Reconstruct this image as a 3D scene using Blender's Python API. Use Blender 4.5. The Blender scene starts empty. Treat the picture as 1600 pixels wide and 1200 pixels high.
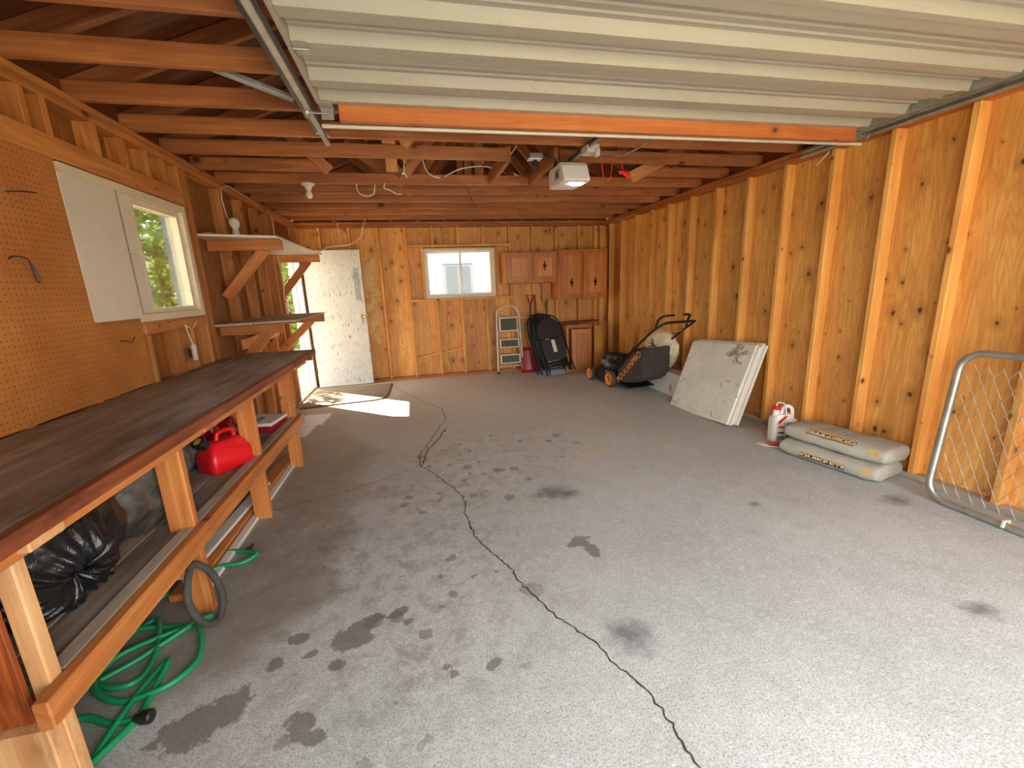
import bpy, bmesh, math, random
import numpy as np
from mathutils import Vector, Matrix, Euler
random.seed(7); rng = np.random.default_rng(7)
PI = math.pi
S = bpy.context.scene
C = S.collection

# ------------------------------------------------------------------ camera
cam_d = bpy.data.cameras.new('camera'); cam = bpy.data.objects.new('camera', cam_d); C.objects.link(cam)
cam_d.sensor_fit = 'HORIZONTAL'; cam_d.sensor_width = 36.0; cam_d.lens = 666.83 / 1600 * 36
cam_d.clip_start = .02; cam_d.clip_end = 200
yaw, pitch, roll = 0.215378, 0.225732, -0.040006
fw = Vector((math.sin(yaw)*math.cos(pitch), math.cos(yaw)*math.cos(pitch), -math.sin(pitch)))
r0 = Vector((math.cos(yaw), -math.sin(yaw), 0)); u0 = r0.cross(fw)
r1 = r0*math.cos(roll) + u0*math.sin(roll); u1 = -r0*math.sin(roll) + u0*math.cos(roll)
cam.matrix_world = Matrix(((r1.x, u1.x, -fw.x, 0), (r1.y, u1.y, -fw.y, 0), (r1.z, u1.z, -fw.z, 1.4251), (0, 0, 0, 1)))
S.camera = cam

# ------------------------------------------------------------------ sky, sun, exposure
W = bpy.data.worlds.new('sky'); S.world = W; W.use_nodes = True
bg = W.node_tree.nodes['Background']; bg.inputs[0].default_value = (.93, .965, 1, 1); bg.inputs[1].default_value = 4.1
sun_d = bpy.data.lights.new('sun', 'SUN'); sun = bpy.data.objects.new('sun', sun_d); C.objects.link(sun)
sun_d.energy = 26; sun_d.angle = .01; sun_d.color = (1, .93, .8)
sun.rotation_euler = Vector((.85, -.76, -1.06)).to_track_quat('-Z', 'Y').to_euler(); sun.location = (-8, 12, 12)
def portal(loc, rot, sx, sy):
    d = bpy.data.lights.new('portal', 'AREA'); d.shape = 'RECTANGLE'; d.size = sx; d.size_y = sy
    d.cycles.is_portal = True
    o = bpy.data.objects.new('portal', d); C.objects.link(o); o.location = loc; o.rotation_euler = rot
portal((1.35, -.2, 1.08), (PI/2, 0, 0), 3.5, 2.1)
vs = S.view_settings
S.display_settings.display_device = 'sRGB'
vs.view_transform = 'Standard'; vs.look = 'None'; vs.gamma = 1; vs.use_curve_mapping = False
vs.exposure = 0.85
S.cycles.max_bounces = 10; S.cycles.diffuse_bounces = 6; S.cycles.transparent_max_bounces = 24

# ------------------------------------------------------------------ dimensions of the garage
XL, XR, YB, H = -1.58, 3.274, 7.053, 2.36          # inner faces of studs, underside of top plate
YF = -.16                                           # inner face of the front wall
JZ = 2.442                                          # underside of ceiling joists
RID = .847; PITCH = .40

# ------------------------------------------------------------------ material helpers
def lin(c):
    return tuple(((v/255)/12.92 if v/255 <= .04045 else ((v/255+.055)/1.055)**2.4) for v in c) + (1,)
class NT:
    def __init__(s, name):
        s.m = bpy.data.materials.new(name); s.m.use_nodes = True; s.t = s.m.node_tree; s.n = s.t.nodes
        s.b = s.n['Principled BSDF']
    def new(s, t, **k):
        n = s.n.new(t)
        for a, v in k.items(): setattr(n, a, v)
        return n
    def l(s, a, b): s.t.links.new(a, b)
    def val(s, sock, v):
        if hasattr(v, 'is_linked') or hasattr(v, 'links'): s.l(v, sock)
        else: sock.default_value = v
    def coord(s, scale=(1, 1, 1), rand=True, src='Object'):
        tc = s.new('ShaderNodeTexCoord'); mp = s.new('ShaderNodeMapping'); mp.inputs['Scale'].default_value = scale
        if rand:
            oi = s.new('ShaderNodeObjectInfo'); mu = s.new('ShaderNodeVectorMath', operation='MULTIPLY_ADD')
            s.l(oi.outputs['Random'], mu.inputs[0]); mu.inputs[1].default_value = (31, 17, 23); s.l(tc.outputs[src], mu.inputs[2])
            s.l(mu.outputs[0], mp.inputs['Vector'])
        else: s.l(tc.outputs[src], mp.inputs['Vector'])
        return mp.outputs[0]
    def noise(s, vec, scale=5, detail=4, rough=.55, dist=0):
        n = s.new('ShaderNodeTexNoise'); s.l(vec, n.inputs['Vector'])
        n.inputs['Scale'].default_value = scale; n.inputs['Detail'].default_value = detail
        n.inputs['Roughness'].default_value = rough; n.inputs['Distortion'].default_value = dist
        return n.outputs['Fac']
    def ramp(s, fac, stops):
        n = s.new('ShaderNodeValToRGB'); s.l(fac, n.inputs[0]); e = n.color_ramp.elements
        while len(e) < len(stops): e.new(.5)
        for k, (p, c) in enumerate(stops):
            e[k].position = p; e[k].color = c if not isinstance(c, (int, float)) else (c, c, c, 1)
        return n.outputs[0]
    def mix(s, fac, a, b, mode='MIX'):
        n = s.new('ShaderNodeMix', data_type='RGBA', blend_type=mode)
        s.val(n.inputs[0], fac); s.val(n.inputs[6], a); s.val(n.inputs[7], b)
        return n.outputs[2]
    def math(s, op, a, b=None, c=None):
        n = s.new('ShaderNodeMath', operation=op); s.val(n.inputs[0], a)
        if b is not None: s.val(n.inputs[1], b)
        if c is not None: s.val(n.inputs[2], c)
        return n.outputs[0]
    def bump(s, h, st=.3, d=.01):
        n = s.new('ShaderNodeBump'); n.inputs['Strength'].default_value = st; n.inputs['Distance'].default_value = d
        s.l(h, n.inputs['Height']); s.l(n.outputs[0], s.b.inputs['Normal'])
    def done(s, col, rough=.6, metal=0.0, spec=None):
        s.val(s.b.inputs['Base Color'], col); s.val(s.b.inputs['Roughness'], rough); s.val(s.b.inputs['Metallic'], metal)
        if spec is not None: s.b.inputs['Specular IOR Level'].default_value = spec
        return s.m
def plain(name, c, rough=.5, metal=0.0, var=.12, scale=6, bump=0, bscale=60, spec=None, dirt=None):
    t = NT(name); v = t.coord(); n = t.noise(v, scale, 5, .6)
    c = lin(c); lo = tuple(x*(1-var) for x in c[:3])+(1,); hi = tuple(min(1, x*(1+var)) for x in c[:3])+(1,)
    col = t.ramp(n, [(.3, lo), (.7, hi)])
    if dirt:
        d = t.noise(t.coord(), dirt[1], 6, .7); f = t.ramp(d, [(dirt[2], 0), (dirt[2]+.1, dirt[3])])
        col = t.mix(f, col, lin(dirt[0]))
    if bump: t.bump(t.noise(v, bscale, 3, .6), bump, .004)
    return t.done(col, rough, metal, spec)
def wood(name, light, dark, rough=.55, knots=.5, grain=1.0, dirt=None, stain=None, fine=.25, cath=False, knot_c=(74, 34, 12), kscale=(2.3, 6, 6), ax=0):
    """sawn wood, grain along the piece's local X"""
    t = NT(name)
    pm = lambda v: v if ax == 0 else (v[1], v[2], v[0])
    a = t.coord(pm((.7*grain, 11*grain, 11*grain)))
    w = t.noise(a, 1.6, 6, .6, 1.2 if not cath else 2.2)
    col = t.ramp(w, [(.28, lin(dark)), (.5, lin(tuple((x+y)//2 for x, y in zip(light, dark)))), (.68, lin(light))])
    if cath:
        cv = t.coord(pm((.55, 3.6, 3.6))); n2 = t.noise(cv, 1.3, 3, .5, .5)
        rings = t.math('FRACT', t.math('MULTIPLY', n2, 16)); rf = t.ramp(rings, [(0, 0), (.35, .0), (.8, .30), (1, 0)])
        col = t.mix(rf, col, lin(tuple(int(x*.78) for x in dark)))
    f = t.noise(t.coord(pm((2.5, 120, 120))), 1.5, 3, .7)
    col = t.mix(t.ramp(f, [(.45, 0), (.8, fine)]), col, lin(tuple(int(x*.6) for x in dark)))
    if knots:
        kv0 = t.coord(kscale); dn = t.new('ShaderNodeTexNoise'); t.l(kv0, dn.inputs['Vector']); dn.inputs['Scale'].default_value = 9; dn.inputs['Detail'].default_value = 2
        da = t.new('ShaderNodeVectorMath', operation='MULTIPLY_ADD'); t.l(dn.outputs['Color'], da.inputs[0]); da.inputs[1].default_value = (.10, .06, .06); t.l(kv0, da.inputs[2]); kv = da.outputs[0]; vo = t.new('ShaderNodeTexVoronoi'); t.l(kv, vo.inputs['Vector']); vo.inputs['Scale'].default_value = 1.0
        if kscale[2] == 0: vo.voronoi_dimensions = '2D'
        vo.inputs['Randomness'].default_value = 1.0
        kd = vo.outputs['Distance']
        sc_ = t.new('ShaderNodeSeparateColor'); t.l(vo.outputs['Color'], sc_.inputs[0])
        kd = t.math('DIVIDE', kd, t.math('MULTIPLY_ADD', t.math('MULTIPLY', sc_.outputs[0], sc_.outputs[0]), 1.5, .35))
        halo = t.ramp(kd, [(.0, 1), (.20, 0)]); core = t.ramp(kd, [(0, 1), (.022 if kscale[2] == 0 else .06, .9), (.052 if kscale[2] == 0 else .11, 0)])
        col = t.mix(t.math('MULTIPLY', halo, .55*knots), col, lin(tuple(int(x*.62) for x in dark)))
        col = t.mix(t.math('MULTIPLY', core, min(1, knots*1.3)), col, lin(knot_c))
    big = t.noise(t.coord((.9, .9, .9)), 1.7, 3, .5)
    col = t.mix(t.ramp(big, [(.35, .35), (.7, 0)]), col, lin(tuple(int(x*.72) for x in light)), 'MULTIPLY')
    oi = t.new('ShaderNodeObjectInfo'); hs = t.new('ShaderNodeHueSaturation')
    t.l(t.math('MULTIPLY_ADD', oi.outputs['Random'], .3, .86), hs.inputs['Value']); t.l(col, hs.inputs['Color']); col = hs.outputs[0]
    if dirt:
        d = t.noise(t.coord((1, 3, 3)), dirt[1], 7, .7); fz = t.ramp(d, [(dirt[2], 0), (dirt[2]+.14, dirt[3])])
        col = t.mix(fz, col, lin(dirt[0]))
    t.bump(t.math('ADD', w, t.math('MULTIPLY', f, .6)), .35, .003)
    return t.done(col, rough)
M = {}
SH = (3.4, 4.4, 0)
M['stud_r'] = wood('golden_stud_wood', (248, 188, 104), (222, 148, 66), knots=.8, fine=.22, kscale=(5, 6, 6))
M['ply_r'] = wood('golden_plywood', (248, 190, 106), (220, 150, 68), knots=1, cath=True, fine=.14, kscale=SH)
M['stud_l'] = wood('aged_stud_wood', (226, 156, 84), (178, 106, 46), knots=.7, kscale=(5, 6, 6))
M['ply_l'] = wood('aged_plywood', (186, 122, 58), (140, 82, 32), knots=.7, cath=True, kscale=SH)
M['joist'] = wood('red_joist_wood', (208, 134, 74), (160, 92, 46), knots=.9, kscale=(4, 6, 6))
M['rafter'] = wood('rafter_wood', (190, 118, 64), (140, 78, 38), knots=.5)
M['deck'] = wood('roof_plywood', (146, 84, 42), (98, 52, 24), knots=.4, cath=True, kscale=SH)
M['web'] = wood('pale_web_wood', (230, 164, 100), (196, 122, 62), knots=.5)
M['plate'] = wood('plate_wood', (206, 128, 58), (158, 86, 34), knots=.6)
M['bench'] = wood('bench_frame_wood', (232, 154, 82), (186, 106, 46), knots=.8, kscale=(5, 6, 6), dirt=((124, 74, 42), 3, .58, .5))
M['bench_pale'] = wood('bench_pale_wood', (236, 186, 130), (204, 144, 88), knots=.6, dirt=((150, 110, 76), 4, .56, .6))
M['bench_red'] = wood('bench_stained_wood', (176, 96, 52), (112, 52, 28), knots=.3, dirt=((54, 30, 22), 2.4, .54, .7))
M['bench_top'] = wood('worn_bench_top', (176, 162, 146), (120, 106, 94), rough=.5, knots=0, dirt=((74, 58, 48), 1.6, .50, .7))
M['bench_shelf'] = wood('dusty_shelf_wood', (182, 162, 142), (138, 118, 98), rough=.8, knots=0, dirt=((88, 70, 58), 2.0, .5, .7))
M['grey_board'] = wood('weathered_grey_board', (218, 202, 180), (168, 150, 128), rough=.8, knots=.2)
M['fir'] = wood('orange_fir_plywood', (200, 104, 42), (120, 50, 17), knots=0, cath=True, ax=1)
M['beam'] = wood('orange_beam_wood', (226, 142, 72), (196, 106, 46), knots=.9, kscale=(4, 6, 6))
M['cab'] = wood('oak_cabinet', (222, 144, 68), (186, 104, 42), rough=.4, knots=0, ax=1)
M['cab_panel'] = wood('oak_cabinet_panel', (234, 160, 82), (198, 120, 52), rough=.4, knots=0, ax=1)
M['soil_ply'] = wood('plywood_with_damp', (246, 184, 98), (214, 142, 62), knots=1, cath=True, kscale=SH, dirt=((96, 58, 24), 1.4, .6, .5))
M['white_door'] = None
M['white'] = plain('white_paint', (226, 222, 210), .5, var=.04, dirt=((160, 142, 112), 7, .64, .35))
M['cream_panel'] = plain('cream_wall_panel', (224, 212, 190), .5, var=.05, dirt=((170, 146, 112), 5, .62, .4))
M['frame'] = plain('window_frame_paint', (224, 208, 176), .5, var=.06, dirt=((150, 124, 86), 9, .6, .5))
M['vinyl'] = plain('white_vinyl', (236, 234, 228), .35, var=.02)
M['galv'] = plain('galvanised_steel', (170, 168, 158), .42, .75, var=.2, scale=14, dirt=((96, 92, 80), 9, .6, .5))
M['steel_dark'] = plain('dark_steel', (72, 74, 70), .45, .6, var=.2)
M['steel_pale'] = plain('pale_painted_steel', (214, 206, 186), .45, .1, var=.05, dirt=((120, 108, 84), 8, .66, .5))
M['door_steel'] = plain('beige_door_steel', (172, 163, 142), .5, .0, var=.06, scale=2, dirt=((120, 106, 80), 5, .64, .4))
M['black'] = plain('black_plastic', (26, 25, 24), .45, var=.2)
M['black_gloss'] = None
M['black_fab'] = plain('black_fabric', (64, 58, 50), .9, var=.2, scale=20, bump=.4, bscale=200)
M['black_vinyl'] = plain('black_vinyl', (40, 34, 30), .5, var=.12)
M['black_metal'] = plain('black_metal', (24, 22, 22), .35, .3, var=.15)
M['rubber'] = plain('grey_rubber', (70, 68, 62), .8, var=.25, scale=20)
M['orange'] = plain('orange_plastic', (238, 132, 20), .45, var=.08)
M['red'] = plain('red_plastic', (226, 22, 30), .32, var=.08)
M['red_dark'] = plain('dark_red_plastic', (150, 22, 30), .3, var=.2, bump=.3, bscale=20)
M['yellow'] = plain('yellow_plastic', (222, 190, 50), .5)
M['green'] = plain('green_hose', (22, 142, 84), .38, var=.15)
M['handle_green'] = plain('dark_green_handle', (56, 78, 66), .5)
M['pad'] = plain('grey_green_tread', (92, 94, 76), .9, var=.2, scale=30, bump=.5, bscale=250, dirt=((190, 186, 168), 22, .68, .6))
M['card'] = plain('tan_cardboard', (206, 150, 66), .75, var=.06)
M['box_white'] = plain('white_carton', (226, 220, 208), .6, var=.04)
M['cloth'] = plain('cream_cloth', (222, 206, 172), .9, var=.1, bump=.6, bscale=25)
M['cable'] = plain('white_cable', (228, 214, 192), .5)
M['cable_dark'] = plain('dark_cable', (50, 38, 32), .5)
M['porcelain'] = plain('porcelain', (236, 230, 216), .25)
M['brass'] = plain('brass', (212, 168, 78), .3, .9)
M['paper'] = plain('cement_paper', (172, 166, 150), .85, var=.08, bump=.5, bscale=18, dirt=((140, 132, 116), 5, .6, .4))
M['tan_print'] = plain('tan_print', (200, 158, 98), .8, var=.15, scale=30)
M['dark_print_and_shade'] = plain('dark_print_and_shade', (58, 42, 32), .8)
M['grey_print'] = plain('grey_print', (150, 148, 150), .7)
M['jug'] = plain('white_jug_plastic', (236, 230, 216), .4, var=.03)
M['mat'] = plain('brown_grey_rug', (150, 128, 102), .95, var=.25, scale=40, bump=.8, bscale=300, dirt=((100, 80, 58), 6, .55, .6))
M['mat_edge'] = plain('rug_binding', (92, 66, 46), .9)
M['red_ink'] = plain('red_ink', (190, 40, 50), .7)
M['bulb'] = plain('frosted_bulb', (240, 232, 216), .2, var=.02)
M['smear'] = plain('pale_paint_smear', (222, 186, 128), .7, var=.1, dirt=((206, 142, 66), 9, .5, .9))
M['siding'] = plain('outside_siding', (206, 200, 190), .7)
M['post_paint'] = plain('pale_blue_post_paint', (126, 136, 142), .6)
M['house_white'] = plain('white_house_siding', (196, 192, 186), .7, var=.04)
M['house_trim'] = plain('grey_house_trim', (104, 102, 100), .7)
M['house_glass'] = plain('dim_house_glass', (58, 64, 60), .15)
M['ground'] = plain('pale_ground', (160, 148, 118), .95, var=.2, scale=2, dirt=((110, 112, 66), 1.5, .5, .6))
M['blue_grey'] = plain('blue_grey_plastic', (134, 144, 152), .5)
M['trunk'] = plain('bark', (110, 88, 66), .9, var=.3, bump=.8, bscale=30)
def mk_glass():
    t = NT('window_glass'); tr = t.new('ShaderNodeBsdfTransparent'); gl = t.new('ShaderNodeBsdfGlossy'); gl.inputs['Roughness'].default_value = .03
    lw = t.new('ShaderNodeLayerWeight'); lw.inputs[0].default_value = .25; mx = t.new('ShaderNodeMixShader')
    t.l(t.math('MULTIPLY_ADD', lw.outputs['Fresnel'], .8, .02), mx.inputs[0]); t.l(tr.outputs[0], mx.inputs[1]); t.l(gl.outputs[0], mx.inputs[2])
    t.l(mx.outputs[0], t.n['Material Output'].inputs['Surface']); tr.inputs[0].default_value = (.94, .96, .95, 1)
    return t.m
M['glass'] = mk_glass()
def mk_leaf(name, a, b):
    t = NT(name); oi = t.new('ShaderNodeNewGeometry'); v = t.coord((1, 1, 1), False); n = t.noise(v, 9, 3, .7)
    col = t.ramp(n, [(.35, lin(a)), (.65, lin(b))])
    tr = t.new('ShaderNodeBsdfTranslucent'); t.l(col, tr.inputs[0]); mx = t.new('ShaderNodeMixShader'); mx.inputs[0].default_value = .5
    t.done(col, .6); t.l(t.b.outputs[0], mx.inputs[1]); t.l(tr.outputs[0], mx.inputs[2]); t.l(mx.outputs[0], t.n['Material Output'].inputs['Surface'])
    return t.m
M['leaf'] = mk_leaf('sunny_leaves', (84, 108, 34), (152, 168, 70))
def mk_door():
    t = NT('chipped_white_door_paint'); v = t.coord((1, 1, 1), False)
    base = t.ramp(t.noise(v, 3, 4, .6), [(.3, lin((196, 196, 188))), (.7, lin((212, 209, 196)))])
    sp = t.new('ShaderNodeSeparateXYZ'); t.l(t.coord((1, 1, 1), False), sp.inputs[0])
    lowmask = t.ramp(sp.outputs['Z'], [(0, 1), (.62, .75), (.8, .0)])          # wear is on the lower two thirds
    mr = t.new('ShaderNodeMapRange'); t.l(sp.outputs['Z'], mr.inputs[0]); mr.inputs[1].default_value = 0; mr.inputs[2].default_value = 2.0
    lowmask = t.ramp(mr.outputs[0], [(0, 1), (.62, .8), (.78, 0)])
    ch = t.noise(t.coord((26, 26, 4.5), False), 2.0, 6, .75)
    f = t.math('MULTIPLY', t.ramp(ch, [(.565, 0), (.62, 1)]), lowmask)
    col = t.mix(f, base, lin((120, 100, 78)))
    f2 = t.math('MULTIPLY', t.ramp(t.noise(t.coord((10, 10, 3), False), 2.0, 6, .7), [(.6, 0), (.72, .3)]), lowmask)
    col = t.mix(f2, col, lin((170, 160, 140)))
    t.bump(ch, .2, .003)
    return t.done(col, .55)
M['white_door'] = mk_door()
def mk_bag():
    t = NT('black_bin_bag'); v = t.coord((1, 1, 1), False); n = t.noise(v, 9, 5, .6, 1.5); n2 = t.noise(v, 28, 4, .6, 1)
    t.bump(t.math('ADD', n, t.math('MULTIPLY', n2, .25)), .45, .02)
    return t.done(lin((24, 24, 26)), .2)
M['black_gloss'] = mk_bag()
def mk_tarp():
    t = NT('dusty_black_sheet'); v = t.coord((1, 1, 1), False); n = t.noise(v, 6, 5, .6, 1.5)
    t.bump(n, .8, .03); d = t.ramp(t.noise(v, 4, 6, .7), [(.4, lin((58, 56, 54))), (.7, lin((116, 110, 100)))])
    return t.done(d, .45)
M['tarp'] = mk_tarp()
def mk_peg():
    t = NT('brown_pegboard'); v = t.coord((1, 1, 1), False)
    base = t.ramp(t.noise(v, 3.5, 5, .6), [(.3, lin((176, 106, 46))), (.7, lin((202, 132, 64)))])
    base = t.mix(t.ramp(t.noise(v, 90, 3, .7), [(.5, 0), (.75, .25)]), base, lin((110, 58, 22)))
    mo = t.new('ShaderNodeVectorMath', operation='MODULO'); sc = t.new('ShaderNodeVectorMath', operation='ADD'); sc.inputs[1].default_value = (10, 10, 10)
    t.l(v, sc.inputs[0]); t.l(sc.outputs[0], mo.inputs[0]); mo.inputs[1].default_value = (.0254, .0254, .0254)
    su = t.new('ShaderNodeVectorMath', operation='SUBTRACT'); t.l(mo.outputs[0], su.inputs[0]); su.inputs[1].default_value = (.0127,)*3
    ml = t.new('ShaderNodeVectorMath', operation='MULTIPLY'); t.l(su.outputs[0], ml.inputs[0]); ml.inputs[1].default_value = (0, 1, 1)
    ln = t.new('ShaderNodeVectorMath', operation='LENGTH'); t.l(ml.outputs[0], ln.inputs[0])
    f = t.math('LESS_THAN', ln.outputs['Value'], .0030)
    col = t.mix(f, base, lin((104, 54, 20))); return t.done(col, .6)
M['peg'] = mk_peg()
def mk_floor():
    t = NT('worn_concrete'); v = t.coord((1, 1, 1), False)
    big = t.noise(v, .9, 5, .6); mid = t.noise(v, 5, 6, .65, .6); fine = t.noise(v, 140, 3, .7)
    col = t.ramp(big, [(.3, lin((180, 182, 178))), (.7, lin((204, 205, 201)))])
    col = t.mix(t.ramp(mid, [(.45, .0), (.75, .25)]), col, lin((150, 142, 132)))
    col = t.mix(t.ramp(fine, [(.46, 0), (.66, .75)]), col, lin((116, 112, 105)))
    fl2 = t.noise(v, 38, 5, .75); col = t.mix(t.ramp(fl2, [(.52, 0), (.68, .5)]), col, lin((222, 220, 217)))
    at = lambda n: (lambda a: (setattr(a, 'attribute_name', n), a.outputs['Fac'])[1])(t.new('ShaderNodeAttribute'))
    edge = t.noise(v, 14, 6, .7)
    # brown grime (soft)
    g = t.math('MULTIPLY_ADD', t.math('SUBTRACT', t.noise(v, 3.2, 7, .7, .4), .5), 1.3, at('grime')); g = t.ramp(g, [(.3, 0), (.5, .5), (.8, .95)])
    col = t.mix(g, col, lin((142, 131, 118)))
    mo = t.math('MULTIPLY', t.ramp(t.noise(v, 9, 10, .78, .3), [(.47, 0), (.60, .55)]), t.math('MINIMUM', t.math('MULTIPLY_ADD', t.math('ADD', at('grime'), at('drips')), .9, .22), 1.0))
    col = t.mix(mo, col, lin((124, 115, 105)))
    w = t.ramp(t.math('MULTIPLY_ADD', t.math('SUBTRACT', mid, .5), .6, at('warm')), [(.1, 0), (.9, .75)])
    col = t.mix(w, col, lin((214, 192, 158)))
    # drips: cells shown only inside the splash area
    vo = t.new('ShaderNodeTexVoronoi'); wv = t.new('ShaderNodeVectorMath', operation='MULTIPLY_ADD')
    nn = t.new('ShaderNodeTexNoise'); t.l(v, nn.inputs['Vector']); nn.inputs['Scale'].default_value = 22; nn.inputs['Detail'].default_value = 3
    t.l(nn.outputs['Color'], wv.inputs[0]); wv.inputs[1].default_value = (.07, .07, 0); t.l(v, wv.inputs[2]); t.l(wv.outputs[0], vo.inputs['Vector'])
    vo.inputs['Scale'].default_value = 8.5; vc = t.new('ShaderNodeSeparateColor'); t.l(vo.outputs['Color'], vc.inputs[0])
    rad = t.math('MULTIPLY', t.math('MULTIPLY', vc.outputs[0], vc.outputs[1]), .5)
    dr = t.math('MULTIPLY', t.math('LESS_THAN', vo.outputs['Distance'], rad), t.ramp(at('drips'), [(.08, 0), (.4, .6)]))
    col = t.mix(dr, col, lin((112, 102, 94)))
    # hard edged stains
    s1 = t.math('MULTIPLY_ADD', t.math('SUBTRACT', edge, .5), 1.25, at('stain')); s1 = t.ramp(s1, [(.46, 0), (.54, .72)])
    col = t.mix(s1, col, lin((102, 95, 88)))
    s2 = t.math('MULTIPLY_ADD', t.math('SUBTRACT', edge, .5), 1.2, at('smudge')); s2 = t.ramp(s2, [(.3, 0), (.9, .75)])
    col = t.mix(s2, col, lin((90, 88, 90)))
    # scratches
    sv = t.noise(t.coord((2.2, 30, 1), False), 1.5, 5, .8); col = t.mix(t.ramp(sv, [(.63, 0), (.72, .12)]), col, lin((226, 226, 226)))
    t.bump(t.math('ADD', t.math('MULTIPLY', fine, .6), mid), .25, .006)
    return t.done(col, t.ramp(mid, [(.3, .62), (.7, .85)]))
M['floor'] = mk_floor()
M['crack'] = plain('crack_dark', (66, 58, 50), .95, var=.3, scale=30)
def mk_lamp():
    t = NT('lit_lens'); t.b.inputs['Emission Color'].default_value = (1, .98, .94, 1); t.b.inputs['Emission Strength'].default_value = 70
    return t.done((1, 1, 1, 1), .4)
M['lamp'] = mk_lamp()
def mk_board():
    t = NT('scuffed_cream_board'); v = t.coord((1, 1, 1), False)
    col = t.ramp(t.noise(v, 3, 5, .6), [(.3, lin((214, 206, 186))), (.7, lin((236, 230, 212)))])
    n = t.noise(v, 7, 8, .72, 1.0); sp = t.new('ShaderNodeSeparateXYZ'); t.l(v, sp.inputs[0])
    # a mouldy patch towards one top corner (local +X, +Y), light soiling elsewhere
    dx = t.math('SUBTRACT', sp.outputs['X'], .24); dy = t.math('SUBTRACT', sp.outputs['Y'], .30)
    dd = t.math('SQRT', t.math('ADD', t.math('MULTIPLY', dx, dx), t.math('MULTIPLY', t.math('MULTIPLY', dy, dy), 4)))
    mk = t.math('MAXIMUM', t.math('SUBTRACT', 1, t.math('MULTIPLY', dd, 3.2)), 0)
    f = t.ramp(t.math('MULTIPLY_ADD', mk, .18, n), [(.58, 0), (.68, .75)])
    col = t.mix(f, col, lin((92, 82, 66)))
    return t.done(col, .5)
M['scuffed'] = mk_board()

# ------------------------------------------------------------------ mesh helpers
_box = {}
def box_mesh(dx, dy, dz, b=.003):
    k = (round(dx, 4), round(dy, 4), round(dz, 4), b)
    if k in _box: return _box[k]
    bm = bmesh.new(); bmesh.ops.create_cube(bm, size=1); bmesh.ops.scale(bm, vec=(dx, dy, dz), verts=bm.verts)
    if b and min(dx, dy, dz) > 2.5*b: bmesh.ops.bevel(bm, geom=list(bm.edges), offset=b, segments=1, affect='EDGES')
    me = bpy.data.meshes.new('box'); bm.to_mesh(me); bm.free(); _box[k] = me; return me
def ob(name, me, mat=None, parent=None, loc=(0, 0, 0), rot=None):
    o = bpy.data.objects.new(name, me); C.objects.link(o)
    if mat is not None and me is not None:
        mm = M[mat] if isinstance(mat, str) else mat
        if not me.materials: me.materials.append(mm)
        elif me.materials[0] is not mm:
            o.material_slots[0].link = 'OBJECT'; o.material_slots[0].material = mm
    if parent: o.parent = parent
    mw = Matrix.Translation(loc)
    if rot is not None: mw = mw @ (rot.to_4x4() if isinstance(rot, Matrix) else Euler(rot).to_matrix().to_4x4())
    o.matrix_local = mw
    return o
def cube(name, mn, mx, mat, parent=None, b=.003):
    """axis aligned box between two corners"""
    d = [mx[i]-mn[i] for i in range(3)]; c = [(mx[i]+mn[i])/2 for i in range(3)]
    return ob(name, box_mesh(d[0], d[1], d[2], b), mat, parent, c)
def board(name, a, b, w, t, mat, parent=None, up=(0, 0, 1), bev=.003):
    """plank from a to b (centre line); t is thickness along `up`, w the other way; grain along its local X"""
    a, b = Vector(a), Vector(b); x = (b-a); L = x.length; x.normalize(); z = Vector(up); z = (z-x*z.dot(x)).normalized(); y = z.cross(x)
    R = Matrix((x, y, z)).transposed()
    return ob(name, box_mesh(L, w, t, bev), mat, parent, (a+b)/2, R)
def tag(o, label=None, cat=None, group=None, kind=None):
    if label: o['label'] = label
    if cat: o['category'] = cat
    if group: o['group'] = group
    if kind: o['kind'] = kind
    return o
def thing(name, label, cat, loc=(0, 0, 0), rot=None, group=None):
    return tag(ob(name, None, None, None, loc, rot), label, cat, group)
def copy_tree(o, parent=None):
    c = o.copy(); C.objects.link(c); c.parent = parent
    for ch in list(o.children): copy_tree(ch, c)
    return c
def catmull(pts, n=6, closed=False):
    P = [Vector(p) for p in pts]; out = []; N = len(P)
    for i in range(N if closed else N-1):
        g = (lambda k: P[k % N]) if closed else (lambda k: P[max(0, min(N-1, k))])
        p0, p1, p2, p3 = g(i-1), g(i), g(i+1), g(i+2)
        for k in range(n):
            t = k/n
            out.append(.5*((2*p1)+(p2-p0)*t+(2*p0-5*p1+4*p2-p3)*t*t+(3*p1-p0-3*p2+p3)*t**3))
    if not closed: out.append(P[-1])
    return out
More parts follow.
